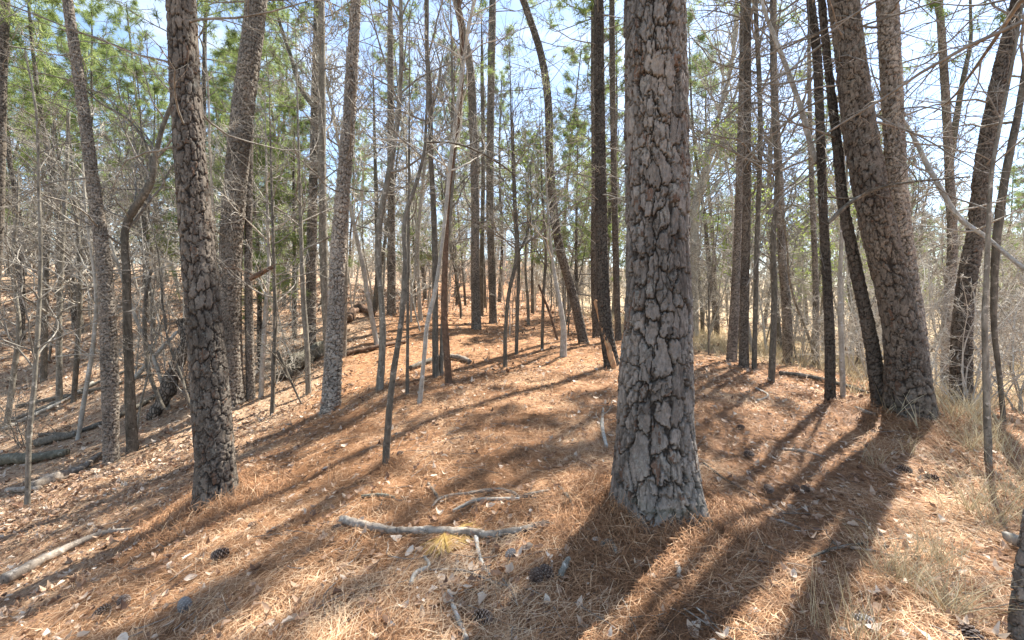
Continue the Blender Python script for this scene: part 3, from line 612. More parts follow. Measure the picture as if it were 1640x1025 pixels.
PB = [proto_bare(11, 9, 0.085, M_grey), proto_bare(12, 11, 0.11, M_greyd), proto_bare(13, 8, 0.07, M_pale, twm=M_twigp), proto_bare(14, 12, 0.13, M_grey, n1=30),
      proto_bare(15, 7, 0.055, M_pale, twm=M_twigp, lean=0.12), proto_bare(16, 10, 0.09, M_greyd, lean=0.1), proto_bare(17, 9, 0.08, M_grey, twm=M_twigp), proto_bare(18, 6.5, 0.05, M_greyd, t0=0.15, n1=30)]
PB += [proto_bare(19, 8, 0.07, M_grey, twm=M_twigp, bud={'n': 4200, 'size': 0.055}), proto_bare(20, 10, 0.10, M_greyd, twm=M_twigp), proto_bare(21, 7, 0.055, M_pale, twm=M_twigp, bud={'n': 3200, 'size': 0.05})]
PP = [proto_pine(31, 16, 0.13, M_pinefar), proto_pine(32, 14, 0.11, M_pinefar, t0=0.42, n1=24), proto_pine(33, 18, 0.15, M_pinefar, t0=0.55, n1=26), proto_pine(34, 13, 0.10, M_pinefar, t0=0.35, n1=24),
      proto_pine(35, 15, 0.12, M_pinefar, t0=0.45, n1=28)]
YP = [proto_pine(41, 6.0, 0.07, M_pinefar, t0=0.18, n1=40, dead=6, tl=0.2, tw=0.014, len1=1.7, tufts=4), proto_pine(42, 7.5, 0.08, M_pinefar, t0=0.25, n1=42, dead=8, tl=0.2, tw=0.014, len1=1.9)]
def put(pr, name, x, y, sca, rz, label, cat, group, lean=(0, 0)):
    t_ = thing(name, label, cat, (x, y, hz(x, y) - 0.03), group, rz); t_.scale = (sca,) * 3; t_.rotation_euler = (lean[0], lean[1], rz)
    for me, nm in zip(pr, ('trunk', 'crown')):
        o_ = bpy.data.objects.new(nm, me); COL.objects.link(o_); o_.parent = t_
    return t_
heroXY = [(ground(h['pts'][0][0], h['pts'][0][1], h['Y'])[:2], h['ws'][0] * h['Y'] / F) for h in HERO if not h.get('skip')]
SECT = [(-9e9, 230, 'on the left hillside across the gully'), (230, 470, 'on the hillside behind the left foreground pine'), (470, 700, 'on the rising left shoulder of the ridge'),
        (700, 1000, 'beyond the crest of the ridge'), (1000, 1320, 'beyond the grassy edge right of the thick pine'), (1320, 9e9, 'far down the right slope past the leaning pines')]
def sector(x, y):
    px = 820 + F * x / max(y, 0.1)
    for a, b_, s in SECT:
        if a <= px < b_: return s, px
rs = random.Random(5)
placed = []
def free(x, y, dmin):
    if any((x - p[0]) ** 2 + (y - p[1]) ** 2 < dmin * dmin for p in placed): return False
    px = 820 + F * x / y
    for (hx, hy), w in heroXY:
        if (x - hx) ** 2 + (y - hy) ** 2 < 0.8: return False
    return True
def scatter(nwant, ymin, ymax, dmin, fn, pxr=(-160, 1800), cond=None):
    k = 0; tries = 0
    while k < nwant and tries < nwant * 40:
        tries += 1
        y = ymin + (ymax - ymin) * rs.random() ** 0.75; px = rs.uniform(*pxr); x = (px - 820) / F * y
        if cond and not cond(x, y, px): continue
        if not free(x, y, dmin): continue
        placed.append((x, y)); fn(x, y, px); k += 1
def f_pine(x, y, px):
    s, _ = sector(x, y); p = rs.choice(PP)
    put(p, 'pine_tree', x, y, rs.uniform(0.8, 1.15), rs.uniform(0, 6.28), 'distant pine with green needle crown %s' % s, 'pine tree', 'distant pines %s' % s, (rs.gauss(0, .03), rs.gauss(0, .03)))
def f_bare(x, y, px):
    s, _ = sector(x, y); p = rs.choice(PB)
    put(p, 'broadleaf_tree', x, y, rs.uniform(0.75, 1.25), rs.uniform(0, 6.28), 'leafless grey tree in the wood %s' % s, 'tree', 'leafless trees %s' % s, (rs.gauss(0, .05), rs.gauss(0, .05)))
scatter(34, 16, 38, 1.6, f_pine, (-160, 480))
scatter(50, 18, 46, 1.6, f_pine, cond=lambda x, y, px: px < 1000 or rs.random() < 0.6)
scatter(150, 12.5, 46, 1.0, f_bare, cond=lambda x, y, px: not (640 < px < 900 and y < 16))
# young pines: green boughs low in the left middle
for x, y, i, sca, lab in [((415-820)/F*11.5, 11.5, 0, 1.05, 'young green pine with low boughs left of the forked pine'), ((470-820)/F*14, 14, 1, 1.0, 'young green pine behind the forked pine'),
                     ((665-820)/F*22, 22, 1, 0.8, 'small dark evergreen at the far end of the ridge, left of the crest pines'), ((925-820)/F*17, 17, 1, 1.05, 'dusky green young pine between the curving and the straight dark pine'),
                     ((300-820)/F*19, 19, 1, 1.1, 'young green pine on the left hillside')]:
    put(YP[i], 'young_pine', x, y, sca, i * 2.0 + x, lab, 'young pine', 'young green pines')
# far-off wood that reads as one mass
def merge_far():
    mb = MB(); rg = np.random.default_rng(99)
    src = []
    for sd_, pn in ((201, 0), (202, 0), (203, 1), (204, 1), (205, 0), (206, 2)):
        r2 = np.random.default_rng(sd_); m2 = MB(); H = 11 if pn == 0 else (16 if pn == 1 else 4)
        P = grow(np.array([[0, 0, -0.3]]), np.array([[0, 0, 1.0]]), np.array([H]), 12, 0.05, 0.02, r2)[0]; R = (0.12 if pn == 0 else 0.16 if pn == 1 else 0.05) * np.linspace(1, 0.15, 12)
        ring_tube(m2, P, R, 6)
        if pn == 2: bare_limbs(m2, P, R, 0.05, 14, 1.8, 0.02, r2, elev=0.8, n2=4, n3=2, mi=0)
        elif pn: pine_crown(m2, P, R, 0.38, 26, 2.8, 0.02, r2, tn=8, tl=0.36, tw=0.045, tufts=3)
        else: bare_limbs(m2, P, R, 0.12, 24, 3.0, 0.016, r2, elev=0.75, n2=5, n3=3, mi=0)
        v = np.concatenate(m2.v); c = np.concatenate(m2.c); q = np.concatenate(m2.q); t_ = np.concatenate(m2.t) if m2.t else None
        src.append((v, q, t_, c))
    for k in range(1100):
        y = 47 + 75 * rg.random() ** 0.8 if k < 420 else 30 + 70 * rg.random(); px = rg.uniform(-250, 1900); x = (px - 820) / F * y
        v, q, t_, c = src[rg.integers(0, 5) if k < 420 else 5]; a = rg.uniform(0, 6.28); s = rg.uniform(0.7, 1.25)
        Rm = np.array([[math.cos(a), -math.sin(a), 0], [math.sin(a), math.cos(a), 0], [0, 0, 1]])
        w = (v @ Rm.T) * s + np.array([x, y, hz(x, y)]); mb.add(w, q=q, c=c, mi=0)
        if t_ is not None: mb.t.append(t_ + mb.n - len(w)); mb.tm.append(np.full(len(t_), 1))
    return tag(mb.build('far_wood', [M_twigp, M_needle]), 'far-off mixed wood fading behind the nearer trees', 'wood', kind='stuff')
merge_far()
# ------------------------------------------------------------------ saplings, brush
PS = [proto_bare(51 + k, 3.6 + 0.5 * k, 0.022 + 0.003 * k, (M_grey, M_pale, M_greyd, M_twigp)[k % 4], n1=16, t0=0.15, len1=1.1, lean=0.12, twm=(M_twig, M_twigp, M_twig, M_twigp)[k % 4], rmin=0.0032) for k in range(6)]
def f_sap(x, y, px):
    s, _ = sector(x, y)
    put(rs.choice(PS), 'brush_sapling', x, y, rs.uniform(0.6, 1.25), rs.uniform(0, 6.28), 'spindly leafless undergrowth sapling %s' % s, 'sapling', 'undergrowth saplings %s' % s, (rs.gauss(0, .1), rs.gauss(0, .1)))
scatter(42, 7.0, 22, 0.45, f_sap, (-60, 560), cond=lambda x, y, px: y > 9 or px < 330)
scatter(55, 10, 24, 0.5, f_sap, (560, 1150), cond=lambda x, y, px: y > 13)
scatter(80, 8.5, 22, 0.5, f_sap, (1120, 1720), cond=lambda x, y, px: y > 10 or px > 1420)
def proto_shrub(seed, H, m, rmin):
    rg = np.random.default_rng(seed); n = 9; a = rg.uniform(0, 6.28, n)
    D0 = np.stack([np.cos(a) * 0.45, np.sin(a) * 0.45, np.ones(n)], -1); P = grow(rg.normal(0, 0.06, (n, 3)) * [1, 1, 0] - [0, 0, 0.05], D0, H * rg.uniform(0.6, 1.1, n), 14, 0.12, 0.02, rg)
    st = MB(); st.add(*tubes(P, np.linspace(1, 0.25, 14)[None] * rg.uniform(0.008, 0.016, (n, 1)), 6)); cb = MB()
    for k in range(n): bare_limbs(cb, P[k], np.linspace(0.012, 0.003, 14), 0.2, 9, 0.9, rmin, rg, elev=0.25, n2=5, n3=4, wander=0.2)
    return st.mesh('trunk', m), cb.mesh('crown', [m, M_bud])
SH = [proto_shrub(81, 2.6, M_twigp, 0.0026), proto_shrub(82, 3.2, M_pale, 0.003), proto_shrub(83, 2.3, M_twig, 0.0028)]
k_ = 0
for px, Y, i, sc_, lab in [(1650, 6.6, 1, 1.1, 'dense pale twiggy shrub at the right edge behind the twisted tree'), (1480, 7.6, 0, 1.2, 'pale twiggy shrub behind the massive right pine'), (1590, 8.2, 1, 1.2, 'tall pale shrub between the grey forked pine and the right edge'),
    (1400, 9.6, 0, 1.1, 'twiggy shrub beyond the fallen pole on the grassy edge'), (1560, 5.9, 0, 0.8, 'low pale shrub at the foot of the dark red brown pine'), (30, 9.5, 2, 0.8, 'brown twiggy shrub behind the mossy log'),
    (300, 10.5, 2, 1.1, 'twiggy shrub round the broken leaning trunk'), (440, 10.5, 0, 0.9, 'pale shrub behind the skinny dark sapling'), (1290, 11.5, 1, 1.0, 'pale shrub on the grassy slope behind the dark grey tree')]:
    x = (px - 820) / F * Y; put(SH[i], 'bare_shrub', x, Y, sc_, px * 0.7, lab, 'shrub', 'leafless twiggy shrubs')
# ------------------------------------------------------------------ fallen wood and leaning dead pieces
def stick(px_pts, ws, name, label, cat, m, n=10, lift=0.4, Y=None, group=None, twigs=0, rough=0.25, raise_=None, sub=40, seed=1):
    pts = [ground(p[0], p[1], Y) for p in px_pts]
    W = [w * p[1] / (2 * F) for w, p in zip(ws, pts)]
    A = np.array([[p[0], p[1], p[2] + r_ * (2 * lift - 0.2) + (0.016 if p[1] < 4.5 else 0.006) + r_ * 0.4 + (raise_[i] if raise_ else 0), r_] for i, (p, r_) in enumerate(zip(pts, W))])
    loc = A[0, :3].copy(); A[:, :3] -= loc; P, Lp = smooth_path(A, sub)
    u, s = np.meshgrid(np.arange(n) / n, np.linspace(0, Lp, sub)); R = np.maximum(P[:, 3], 0.001)
    d = R[:, None] * rough * (vn(u * 5, s / (R.mean() * 3), seed, 5) - 0.5) + R[:, None] * rough * (vn(u * n, s / R.mean(), seed + 3, n) - 0.5)
    R[0] *= 0.15; R[-1] *= 0.15; P[0, :3] = P[1, :3] + (P[0, :3] - P[1, :3]) * 0.02; P[-1, :3] = P[-2, :3] + (P[-1, :3] - P[-2, :3]) * 0.02
    mb = MB(); ring_tube(mb, P[:, :3], R, n, d)
    if twigs:
        rg = np.random.default_rng(seed); bare_limbs(mb, P[:, :3], P[:, 3], 0.1, twigs, Lp * 0.25, 0.0015 + 0.0002 * abs(loc[1]), rg, elev=0.4, n2=2, depth=2)
    o_ = mb.build(name, m); o_.location = loc; return tag(o_, label, cat, group)
stick([(0,945),(60,912),(110,885),(160,862),(215,850)], [20,17,13,9,4], 'fallen_branch', 'long bleached branch lying downslope in the bottom left', 'branch', M_dead, n=12)
stick([(-40,760),(0,748),(60,742),(112,730)], [14,17,15,10], 'fallen_log', 'mossy dark log lying at the left edge', 'log', M_moss, n=16, lift=0.5, rough=0.35)
stick([(58,716),(90,708),(124,700)], [14,13,10], 'fallen_log', 'short grey log end behind the mossy log', 'log', M_greyd, Y=8)
stick([(48,790),(85,775),(120,760),(162,728)], [16,17,12,5], 'fallen_log', 'split plank like log with pale top beside the thin left sapling', 'log', M_dead, rough=0.4)
stick([(12,790),(40,788),(66,785)], [10,9,7], 'fallen_branch', 'short pale stick in front of the split log', 'branch', M_dead)
stick([(0,692),(60,665),(110,640),(152,612)], [6,6,5,4], 'fallen_pole', 'thin pale pole lying up the gully side, lower of the pair', 'pole', M_pale, Y=10)
stick([(0,682),(70,655),(150,618),(230,585)], [5,5,5,4], 'fallen_pole', 'thin grey pole lying up the gully side, upper of the pair', 'pole', M_grey, Y=10.5)
stick([(20,655),(90,640),(170,622),(240,600)], [6,6,5,4], 'fallen_pole', 'long dark pole across the gully floor', 'pole', M_greyd, Y=12)
stick([(60,700),(140,690),(230,650),(262,630)], [6,7,8,6], 'fallen_branch', 'dark fallen limb running up to the broken leaning trunk', 'branch', M_greyd, Y=8.5, twigs=5)
stick([(470,598),(495,580),(520,562)], [30,24,18], 'fallen_log', 'rotting dark log below the forked pine', 'log', M_moss, Y=11, rough=0.5)
stick([(440,612),(456,606),(470,603)], [14,16,12], 'stump', 'blackened broken stump beside the rotting log', 'stump', M_greyd, Y=10, rough=0.6)
stick([(556,519),(575,500),(598,474)], [14,13,10], 'fallen_log', 'red brown log lying up the left shoulder of the ridge', 'log', M_rot, Y=15, rough=0.5)
stick([(552,570),(600,560),(652,549)], [7,7,5], 'fallen_log', 'thin rusty log behind the sinuous grey tree', 'log', M_rot, Y=11)
stick([(656,594),(690,581),(722,575)], [8,8,7], 'fallen_log', 'short dark log behind the tight clump of stems', 'log', M_greyd, Y=9)
stick([(722,574),(738,577),(753,583)], [7,8,7], 'fallen_branch', 'grey log piece right of the tight clump of stems', 'branch', M_dead, Y=9)
stick([(1245,600),(1290,606),(1340,618),(1395,634)], [6,7,7,5], 'fallen_pole', 'long grey brown pole lying at the grassy edge', 'pole', M_greyd, Y=8.2)
stick([(1370,655),(1385,662),(1403,668)], [5,6,5], 'fallen_branch', 'pale stick at the foot of the blackish pine', 'branch', M_pale, Y=5)
stick([(1250,722),(1285,726),(1322,735)], [4,5,3], 'fallen_branch', 'pale stick lying between the thick pine and the right pines', 'branch', M_dead, twigs=3)
stick([(1125,745),(1170,775),(1215,800)], [4,3,2], 'fallen_branch', 'dark thin stick just right of the thick pine', 'branch', M_greyd)
stick([(1210,645),(1225,640),(1210,622)], [5,4,3], 'fallen_branch', 'short bleached stick beside the black footed tree', 'branch', M_pale)
# foreground branches
stick([(545,838),(575,848),(625,856),(690,855),(745,858),(790,862),(835,852),(882,838)], [11,12,12,11,12,11,9,6], 'fallen_branch', 'thick crooked branch lying across the middle foreground', 'branch', M_dead, n=14, sub=110, seed=4, rough=0.5, twigs=0)
stick([(762,862),(766,885),(772,905),(786,928)], [8,7,6,4], 'fallen_branch', 'pale side shoot pointing down from the thick crooked branch', 'branch', M_pale)
stick([(690,818),(705,803),(750,796),(800,790),(822,794),(833,802)], [4,5,6,6,5,4], 'fallen_branch', 'slim bent branch above the thick crooked branch', 'branch', M_dead, sub=50)
stick([(685,776),(694,790),(703,803)], [4,5,5], 'fallen_branch', 'dark twig sticking off the slim bent branch', 'branch', M_greyd)
stick([(722,824),(760,808),(800,803),(835,804)], [5,6,6,5], 'fallen_branch', 'whitish lichen covered twig under the slim bent branch', 'branch', M_pale)
stick([(838,800),(858,795),(882,791)], [6,7,5], 'fallen_branch', 'short grey stick left of the thick pine foot', 'branch', M_dead)
stick([(895,783),(908,800),(920,822)], [5,7,5], 'fallen_branch', 'short knobbly stick nearest the thick pine foot', 'branch', M_greyd, rough=0.6)
stick([(718,952),(730,985),(748,1030)], [7,8,9], 'fallen_branch', 'straight bleached stick at the bottom middle', 'branch', M_pale)
stick([(657,941),(668,922),(686,912),(679,893)], [7,8,6,5], 'fallen_branch', 'small hooked bleached stick left of the side shoot', 'branch', M_pale, sub=40)
stick([(684,918),(740,919),(790,936),(835,946)], [3,4,4,3], 'fallen_branch', 'long thin twig running toward the paired cones', 'branch', M_dead)
stick([(578,800),(605,798),(632,802)], [5,6,5], 'fallen_branch', 'lichen crusted twig below the lichen spotted sapling', 'branch', M_moss, twigs=3)
stick([(897,928),(904,915),(912,900)], [10,11,9], 'wood_chip', 'grey broken wood chip beside the paired cones', 'wood chip', M_grey, rough=0.5)
stick([(966,655),(965,690),(972,722)], [3,6,5], 'fallen_branch', 'forked bleached stick at the left side of the thick pine', 'branch', M_pale, twigs=3)
stick([(960,880),(975,872),(990,893)], [6,9,6], 'bark_chip', 'grey bark flake below the thick pine', 'bark flake', M_grey, rough=0.5)
stick([(1084,906),(1086,918),(1087,930)], [8,9,7], 'wood_chip', 'small pale wood chip in the needles below the thick pine', 'wood chip', M_pale, rough=0.4)
stick([(1290,900),(1345,880),(1400,872)], [4,5,3], 'fallen_branch', 'brown twig in the right foreground needles', 'branch', M_greyd, twigs=3)
stick([(1220,830),(1260,842),(1285,850)], [4,5,3], 'fallen_branch', 'grey lichen twig right of the thick pine foot', 'branch', M_dead, twigs=2)
stick([(1360,880),(1400,886),(1450,899)], [4,4,3], 'fallen_branch', 'grey twig behind the right foreground grass clump', 'branch', M_dead)
stick([(1610,868),(1630,878),(1650,892)], [16,20,22], 'fallen_log', 'pale rotten wood at the right picture edge', 'log', M_pale, rough=0.5)
stick([(320,1030),(350,1000),(385,980)], [3,4,2], 'fallen_branch', 'thin straw coloured twig at the bottom left', 'branch', M_pale, Y=None)
# leaning dead pieces
def leaner(pts, ws, Y, dY, name, label, cat, m, twigs=0, seed=3, rough=0.25):
    n = len(pts); Yk = Y + np.linspace(0, dY, n)
    A = np.array([list(at(px, py, yy)) + [w * yy / (2 * F)] for (px, py), w, yy in zip(pts, ws, Yk)]); loc = A[0, :3].copy(); A[:, :3] -= loc
    P, Lp = smooth_path(A, 50); u, s = np.meshgrid(np.arange(10) / 10, np.linspace(0, Lp, 50)); R = P[:, 3].copy()
    d = R[:, None] * rough * (vn(u * 5, s * 14, seed, 5) - 0.5); mb = MB(); R[-1] *= 0.3; ring_tube(mb, P[:, :3], R, 10, d)
    rg = np.random.default_rng(seed)
    if twigs: bare_limbs(mb, P[:, :3], P[:, 3], 0.2, twigs, 0.9, 0.0012 + 0.0003 * Y, rg, elev=0.3, n2=3, n3=2)
    o_ = mb.build(name, m); o_.location = loc; return tag(o_, label, cat)
b1 = ground(240, 672, 9.8)[1]
leaner([(240,672),(262,640),(284,580),(300,540),(288,512)], [14,20,20,19,15], b1, 0.6, 'broken_trunk', 'broken trunk leaning behind the left foreground pine', 'dead trunk', M_pinefar, 4, rough=0.5)
leaner([(215,606),(250,568),(285,530)], [7,6,5], 10.3, 0.4, 'leaning_pole', 'bleached pole propped on the broken leaning trunk', 'pole', M_pale)
leaner([(262,655),(240,600),(232,540),(236,460),(243,430)], [6,6,6,5,4], 8.9, 0.4, 'dead_sapling', 'thin black dead stem rising left of the broken leaning trunk', 'dead sapling', M_greyd, 6)
leaner([(984,590),(968,531),(953,480)], [10,9,6], ground(984,590,8.3)[1], 0.3, 'dead_snag', 'snag with peeled orange wood leaning at the dark straight pine', 'dead snag', M_orange, 0, rough=0.5)
leaner([(1655,442),(1620,414),(1581,381),(1540,352),(1507,303),(1486,266),(1466,225),(1437,176)], [5,6,6,7,7,7,6,4], 4.6, 1.2, 'hung_branch', 'bleached broken branch hung slanting across the right side pines', 'branch', M_pale, 12)
leaner([(1308,262),(1298,230),(1281,168),(1265,123),(1245,70),(1224,16),(1214,-30)], [8,8,7,7,6,5,4], 6.3, 0.4, 'hung_branch', 'pale slanting branch hung in the slender flaking pine', 'branch', M_pale, 8)
leaner([(1326,357),(1363,324),(1404,303),(1449,293),(1507,287),(1556,283)], [7,6,5,4,3,2], 4.75, -0.3, 'dead_branch', 'thin dark dead branch crossing in front of the massive right pine', 'branch', M_greyd, 5)
leaner([(400,447),(418,437),(438,427)], [8,8,5], 8.0, 0.1, 'dead_branch', 'dark broken branch stub slanting right of the left pines', 'branch', M_rot, 3)
leaner([(855,590),(850,520),(838,470),(826,430)][::-1] if False else [(893,545),(880,500),(862,455)], [4,4,3], 10.8, 0.2, 'dead_sapling', 'thin reddish dead stem left of the curving pine', 'dead sapling', M_rot, 3)
# hanging arcs of bare limb in the middle distance
leaner([(684,228),(725,229),(760,240),(800,262),(830,285)], [3,3,3,3,2], 6.0, 0.8, 'arching_limb', 'thin dark limb arching right from the clump in the middle', 'branch', M_greyd, 7)
# ------------------------------------------------------------------ litter
def gnormal(x, y):
    e = 0.05; return norm(np.stack([-(height(x + e, y) - height(x - e, y)) / (2 * e), -(height(x, y + e) - height(x, y - e)) / (2 * e), np.ones_like(x)], -1))
def litter_xy(n, r0, r1, pw, rg, half=1.05):
    t_ = rg.random(n); r_ = (r0 ** pw + t_ * (r1 ** pw - r0 ** pw)) ** (1 / pw); a = rg.uniform(-half, half, n)
    return r_ * np.sin(a), r_ * np.cos(a)
def needles(n, r0, r1, pw, rg, ln, wd, lift):
    x, y = litter_xy(n, r0, r1, pw, rg); k = rg.random(n) > leafiness(x, y) * 0.55 + 0.9 * grassy(x, y); x = x[k]; y = y[k]; k = rg.random(len(x)) < 0.45 + 0.9 * vn(x * 5 + 3, y * 5 + 3, 71); x = x[k]; y = y[k]; n = len(x)
    N = gnormal(x, y); z = height(x, y)
    flow = (vn(x * 0.9 + 40, y * 0.9 + 40, 21) - 0.5) * 5; a = flow + rg.normal(0, 0.9, n)
    d = norm(np.stack([np.cos(a), np.sin(a), 0 * a], -1)); d = norm(d - (d * N).sum(1, keepdims=True) * N)
    rr = np.hypot(x, y); Lh = ln * rg.uniform(0.55, 1.2, n) * 0.5; w = wd * np.maximum(1, rr / 4.5) * rg.uniform(0.7, 1.3, n)
    d = norm(d + N * rg.normal(0, 0.16, (n, 1))); s = norm(np.cross(d, N)); bend = rg.normal(0, 0.22, n)
    C = np.stack([x, y, z], -1) + N * (rg.random((n, 1)) ** 1.5 * lift + 0.003)
    m_ = C + s * (bend * Lh)[:, None] + N * (0.25 * Lh * rg.random(n))[:, None]
    A = C - d * Lh[:, None]; B = C + d * Lh[:, None]
    sw = s * (w * 0.5)[:, None]
    v = np.stack([A - sw * 0.7, A + sw * 0.7, m_ + sw, m_ - sw, B + sw * 0.4, B - sw * 0.4], 1)
    i = np.arange(n)[:, None] * 6; q = np.concatenate([i + np.array([[0, 1, 2, 3]]), i + np.array([[3, 2, 4, 5]])])
    tone = np.clip(rg.normal(0.56, 0.27, n) + (fbm(x * 1.3 + 9, y * 1.3 + 9, 33, 3) - 0.44) * 1.1 + (vn(x * 7 + 9, y * 7 + 9, 34) - 0.5) * 0.35, 0, 1)
    mb = MB(); mb.add(v, q=q, c=np.repeat(tone, 6)[:, None] * np.ones(3)); return mb
rg = np.random.default_rng(3)
mbn = needles(210000, 1.2, 9, 0.9, rg, 0.17, 0.0024, 0.035)
tag(mbn.build('needle_litter', M_litter), 'carpet of orange brown fallen pine needles', 'needle litter', kind='stuff')
mbn = needles(60000, 8.5, 28, 1.0, rg, 0.22, 0.0026, 0.04)
tag(mbn.build('far_needle_litter', M_litter), 'carpet of fallen needles along the back of the ridge', 'needle litter', kind='stuff')
# needles heaped round the feet of the near pines
def heap(cx, cy, r0, r1, n, rg, stand):
    a = rg.uniform(0, 6.283, n); r_ = r0 + (r1 - r0) * rg.random(n) ** 1.4; x = cx + r_ * np.cos(a); y = cy + r_ * np.sin(a); z = height(x, y)
    out = np.stack([np.cos(a), np.sin(a), 0 * a], -1); tang = np.stack([-np.sin(a), np.cos(a), 0 * a], -1)
    k = np.clip(1 - (r_ - r0) / (r1 - r0), 0, 1)[:, None]
    d = norm(out * rg.uniform(-0.2, 1, (n, 1)) + tang * rg.normal(0, 0.9, (n, 1)) + np.array([0, 0, 1]) * (rg.normal(0.05, 0.25, (n, 1)) - 0.5 * k * stand))
    Lh = 0.085 * rg.uniform(0.6, 1.3, n); N = np.tile([0, 0, 1.0], (n, 1)); s = norm(np.cross(d, N + rg.normal(0, .3, (n, 3))))
    C = np.stack([x, y, z + 0.012 + 0.17 * stand * rg.random(n) * k[:, 0] * rg.random(n)], -1); w = 0.0026 * rg.uniform(0.7, 1.3, n)
    A = C - d * Lh[:, None]; B = C + d * Lh[:, None]; m_ = C + N * (0.3 * Lh * rg.random(n))[:, None]; sw = s * (w / 2)[:, None]
    v = np.stack([A - sw, A + sw, m_ + sw, m_ - sw, B + sw * .5, B - sw * .5], 1); i = np.arange(n)[:, None] * 6
    mb = MB(); mb.add(v, q=np.concatenate([i + np.array([[0, 1, 2, 3]]), i + np.array([[3, 2, 4, 5]])]), c=np.repeat(np.clip(rg.normal(0.52, 0.2, n), 0, 1), 6)[:, None] * np.ones(3)); return mb
_fb = lambda t_: [h['base'][:2] for h in HERO if t_ in h['label'] and 'base' in h][0]
for (cx, cy), r0, r1, n, st, lab in [(_fb('nearest trunk, right of'), 0.31, 0.85, 14000, 0.8, 'thick nearest pine'), (_fb('rising from a needle mound'), 0.24, 0.72, 8500, 1.2, 'stout left foreground pine'), (_fb('with flared foot'), 0.38, 0.8, 3000, 0.8, 'massive right pine'), (_fb('nearest thin stem'), 0.03, 0.3, 1200, 0.5, 'lichen spotted sapling')]:
    tag(heap(cx, cy, r0, r1, n, rg, st).build('needle_heap', M_litter), 'heap of fallen needles round the foot of the %s' % lab, 'needle heap', kind='stuff')
def leaves(n, r0, r1, pw, rg, size, keep):
    x, y = litter_xy(n, r0, r1, pw, rg); k = rg.random(n) < keep(x, y); x = x[k]; y = y[k]; n = len(x)
    N = gnormal(x, y); z = height(x, y); a = rg.uniform(0, 6.283, n); N = norm(N + rg.normal(0, 0.28, N.shape))
    d = norm(np.stack([np.cos(a), np.sin(a), 0 * a], -1)); d = norm(d - (d * N).sum(1, keepdims=True) * N); s = np.cross(N, d)
    rr = np.hypot(x, y); L_ = size * (0.35 + 1.0 * rg.random(n) ** 2.0) * np.maximum(1, rr / 14)
    ts = np.array([-1, -0.6, -0.2, 0.2, 0.6, 1.0]); ws = np.array([0.05, 0.34, 0.42, 0.55, 0.38, 0.03])
    W = ws[None] * rg.uniform(0.75, 1.25, (n, 6)); cu = rg.normal(0.35, 0.5, n); fo = rg.normal(0.4, 0.5, n)
    C = np.stack([x, y, z], -1) + N * (0.012 + 0.03 * rg.random((n, 1)))
    mid = C[:, None] + d[:, None] * (ts[None, :, None] * L_[:, None, None]) + N[:, None] * (cu[:, None] * (ts ** 2)[None] * L_[:, None])[..., None]
    lf = mid + s[:, None] * (W * L_[:, None])[..., None] + N[:, None] * (W * L_[:, None] * fo[:, None])[..., None]
    W2 = ws[None] * rg.uniform(0.75, 1.25, (n, 6)); rt = mid - s[:, None] * (W2 * L_[:, None])[..., None] + N[:, None] * (W2 * L_[:, None] * fo[:, None])[..., None]
    v = np.stack([lf, mid, rt], 2).reshape(n, 18, 3); i = np.arange(n)[:, None] * 18; fs = []
    for j in range(5):
        fs.append(i + np.array([[3*j, 3*j+1, 3*j+4, 3*j+3]])); fs.append(i + np.array([[3*j+1, 3*j+2, 3*j+5, 3*j+4]]))
    tone = np.clip(rg.normal(0.5, 0.3, n), 0, 1); mb = MB(); mb.add(v, q=np.concatenate(fs), c=np.repeat(tone, 18)[:, None] * np.ones(3)); return mb
mbl = leaves(52000, 1.2, 10, 1.1, rg, 0.031, lambda x, y: 0.07 + 0.7 * leafiness(x, y) + 0.2 * np.clip((x - 1.5) / 2, 0, 1) + 0.8 * np.clip(vn(x * 1.3 + 70, y * 1.3 + 70, 61) - 0.6, 0, 1))
tag(mbl.build('leaf_litter', M_leaf), 'scattered pale brown fallen leaves on the needles', 'leaf litter', kind='stuff')
mbl = leaves(75000, 7.5, 40, 1.1, rg, 0.05, lambda x, y: 0.14 + 0.95 * leafiness(x, y) + 0.4 * np.clip(vn(x * 1.1 + 70, y * 1.1 + 70, 61) - 0.55, 0, 1))
tag(mbl.build('hillside_leaf_litter', M_leaf), 'fallen leaves covering the left slope and hillside', 'leaf litter', kind='stuff')
# short twigs among the litter
x, y = litter_xy(2600, 1.3, 16, 1.1, rg); z = height(x, y) + 0.015; a = rg.uniform(0, 6.283, len(x))
Pt = grow(np.stack([x, y, z], -1), np.stack([np.cos(a), np.sin(a), 0 * a], -1), rg.uniform(0.06, 0.38, len(x)), 6, 0.14, 0, rg)
Pt[:, :, 2] = height(Pt[:, :, 0], Pt[:, :, 1]) + 0.012 + 0.03 * rg.random((len(x), 1))
mbt = MB(); mbt.add(*tubes(Pt, np.linspace(1, 0.5, 6)[None] * rg.uniform(0.0014, 0.0045, (len(x), 1)), 5))
tag(mbt.build('twig_litter', M_dead), 'small broken twigs strewn through the needles', 'twig litter', kind='stuff')
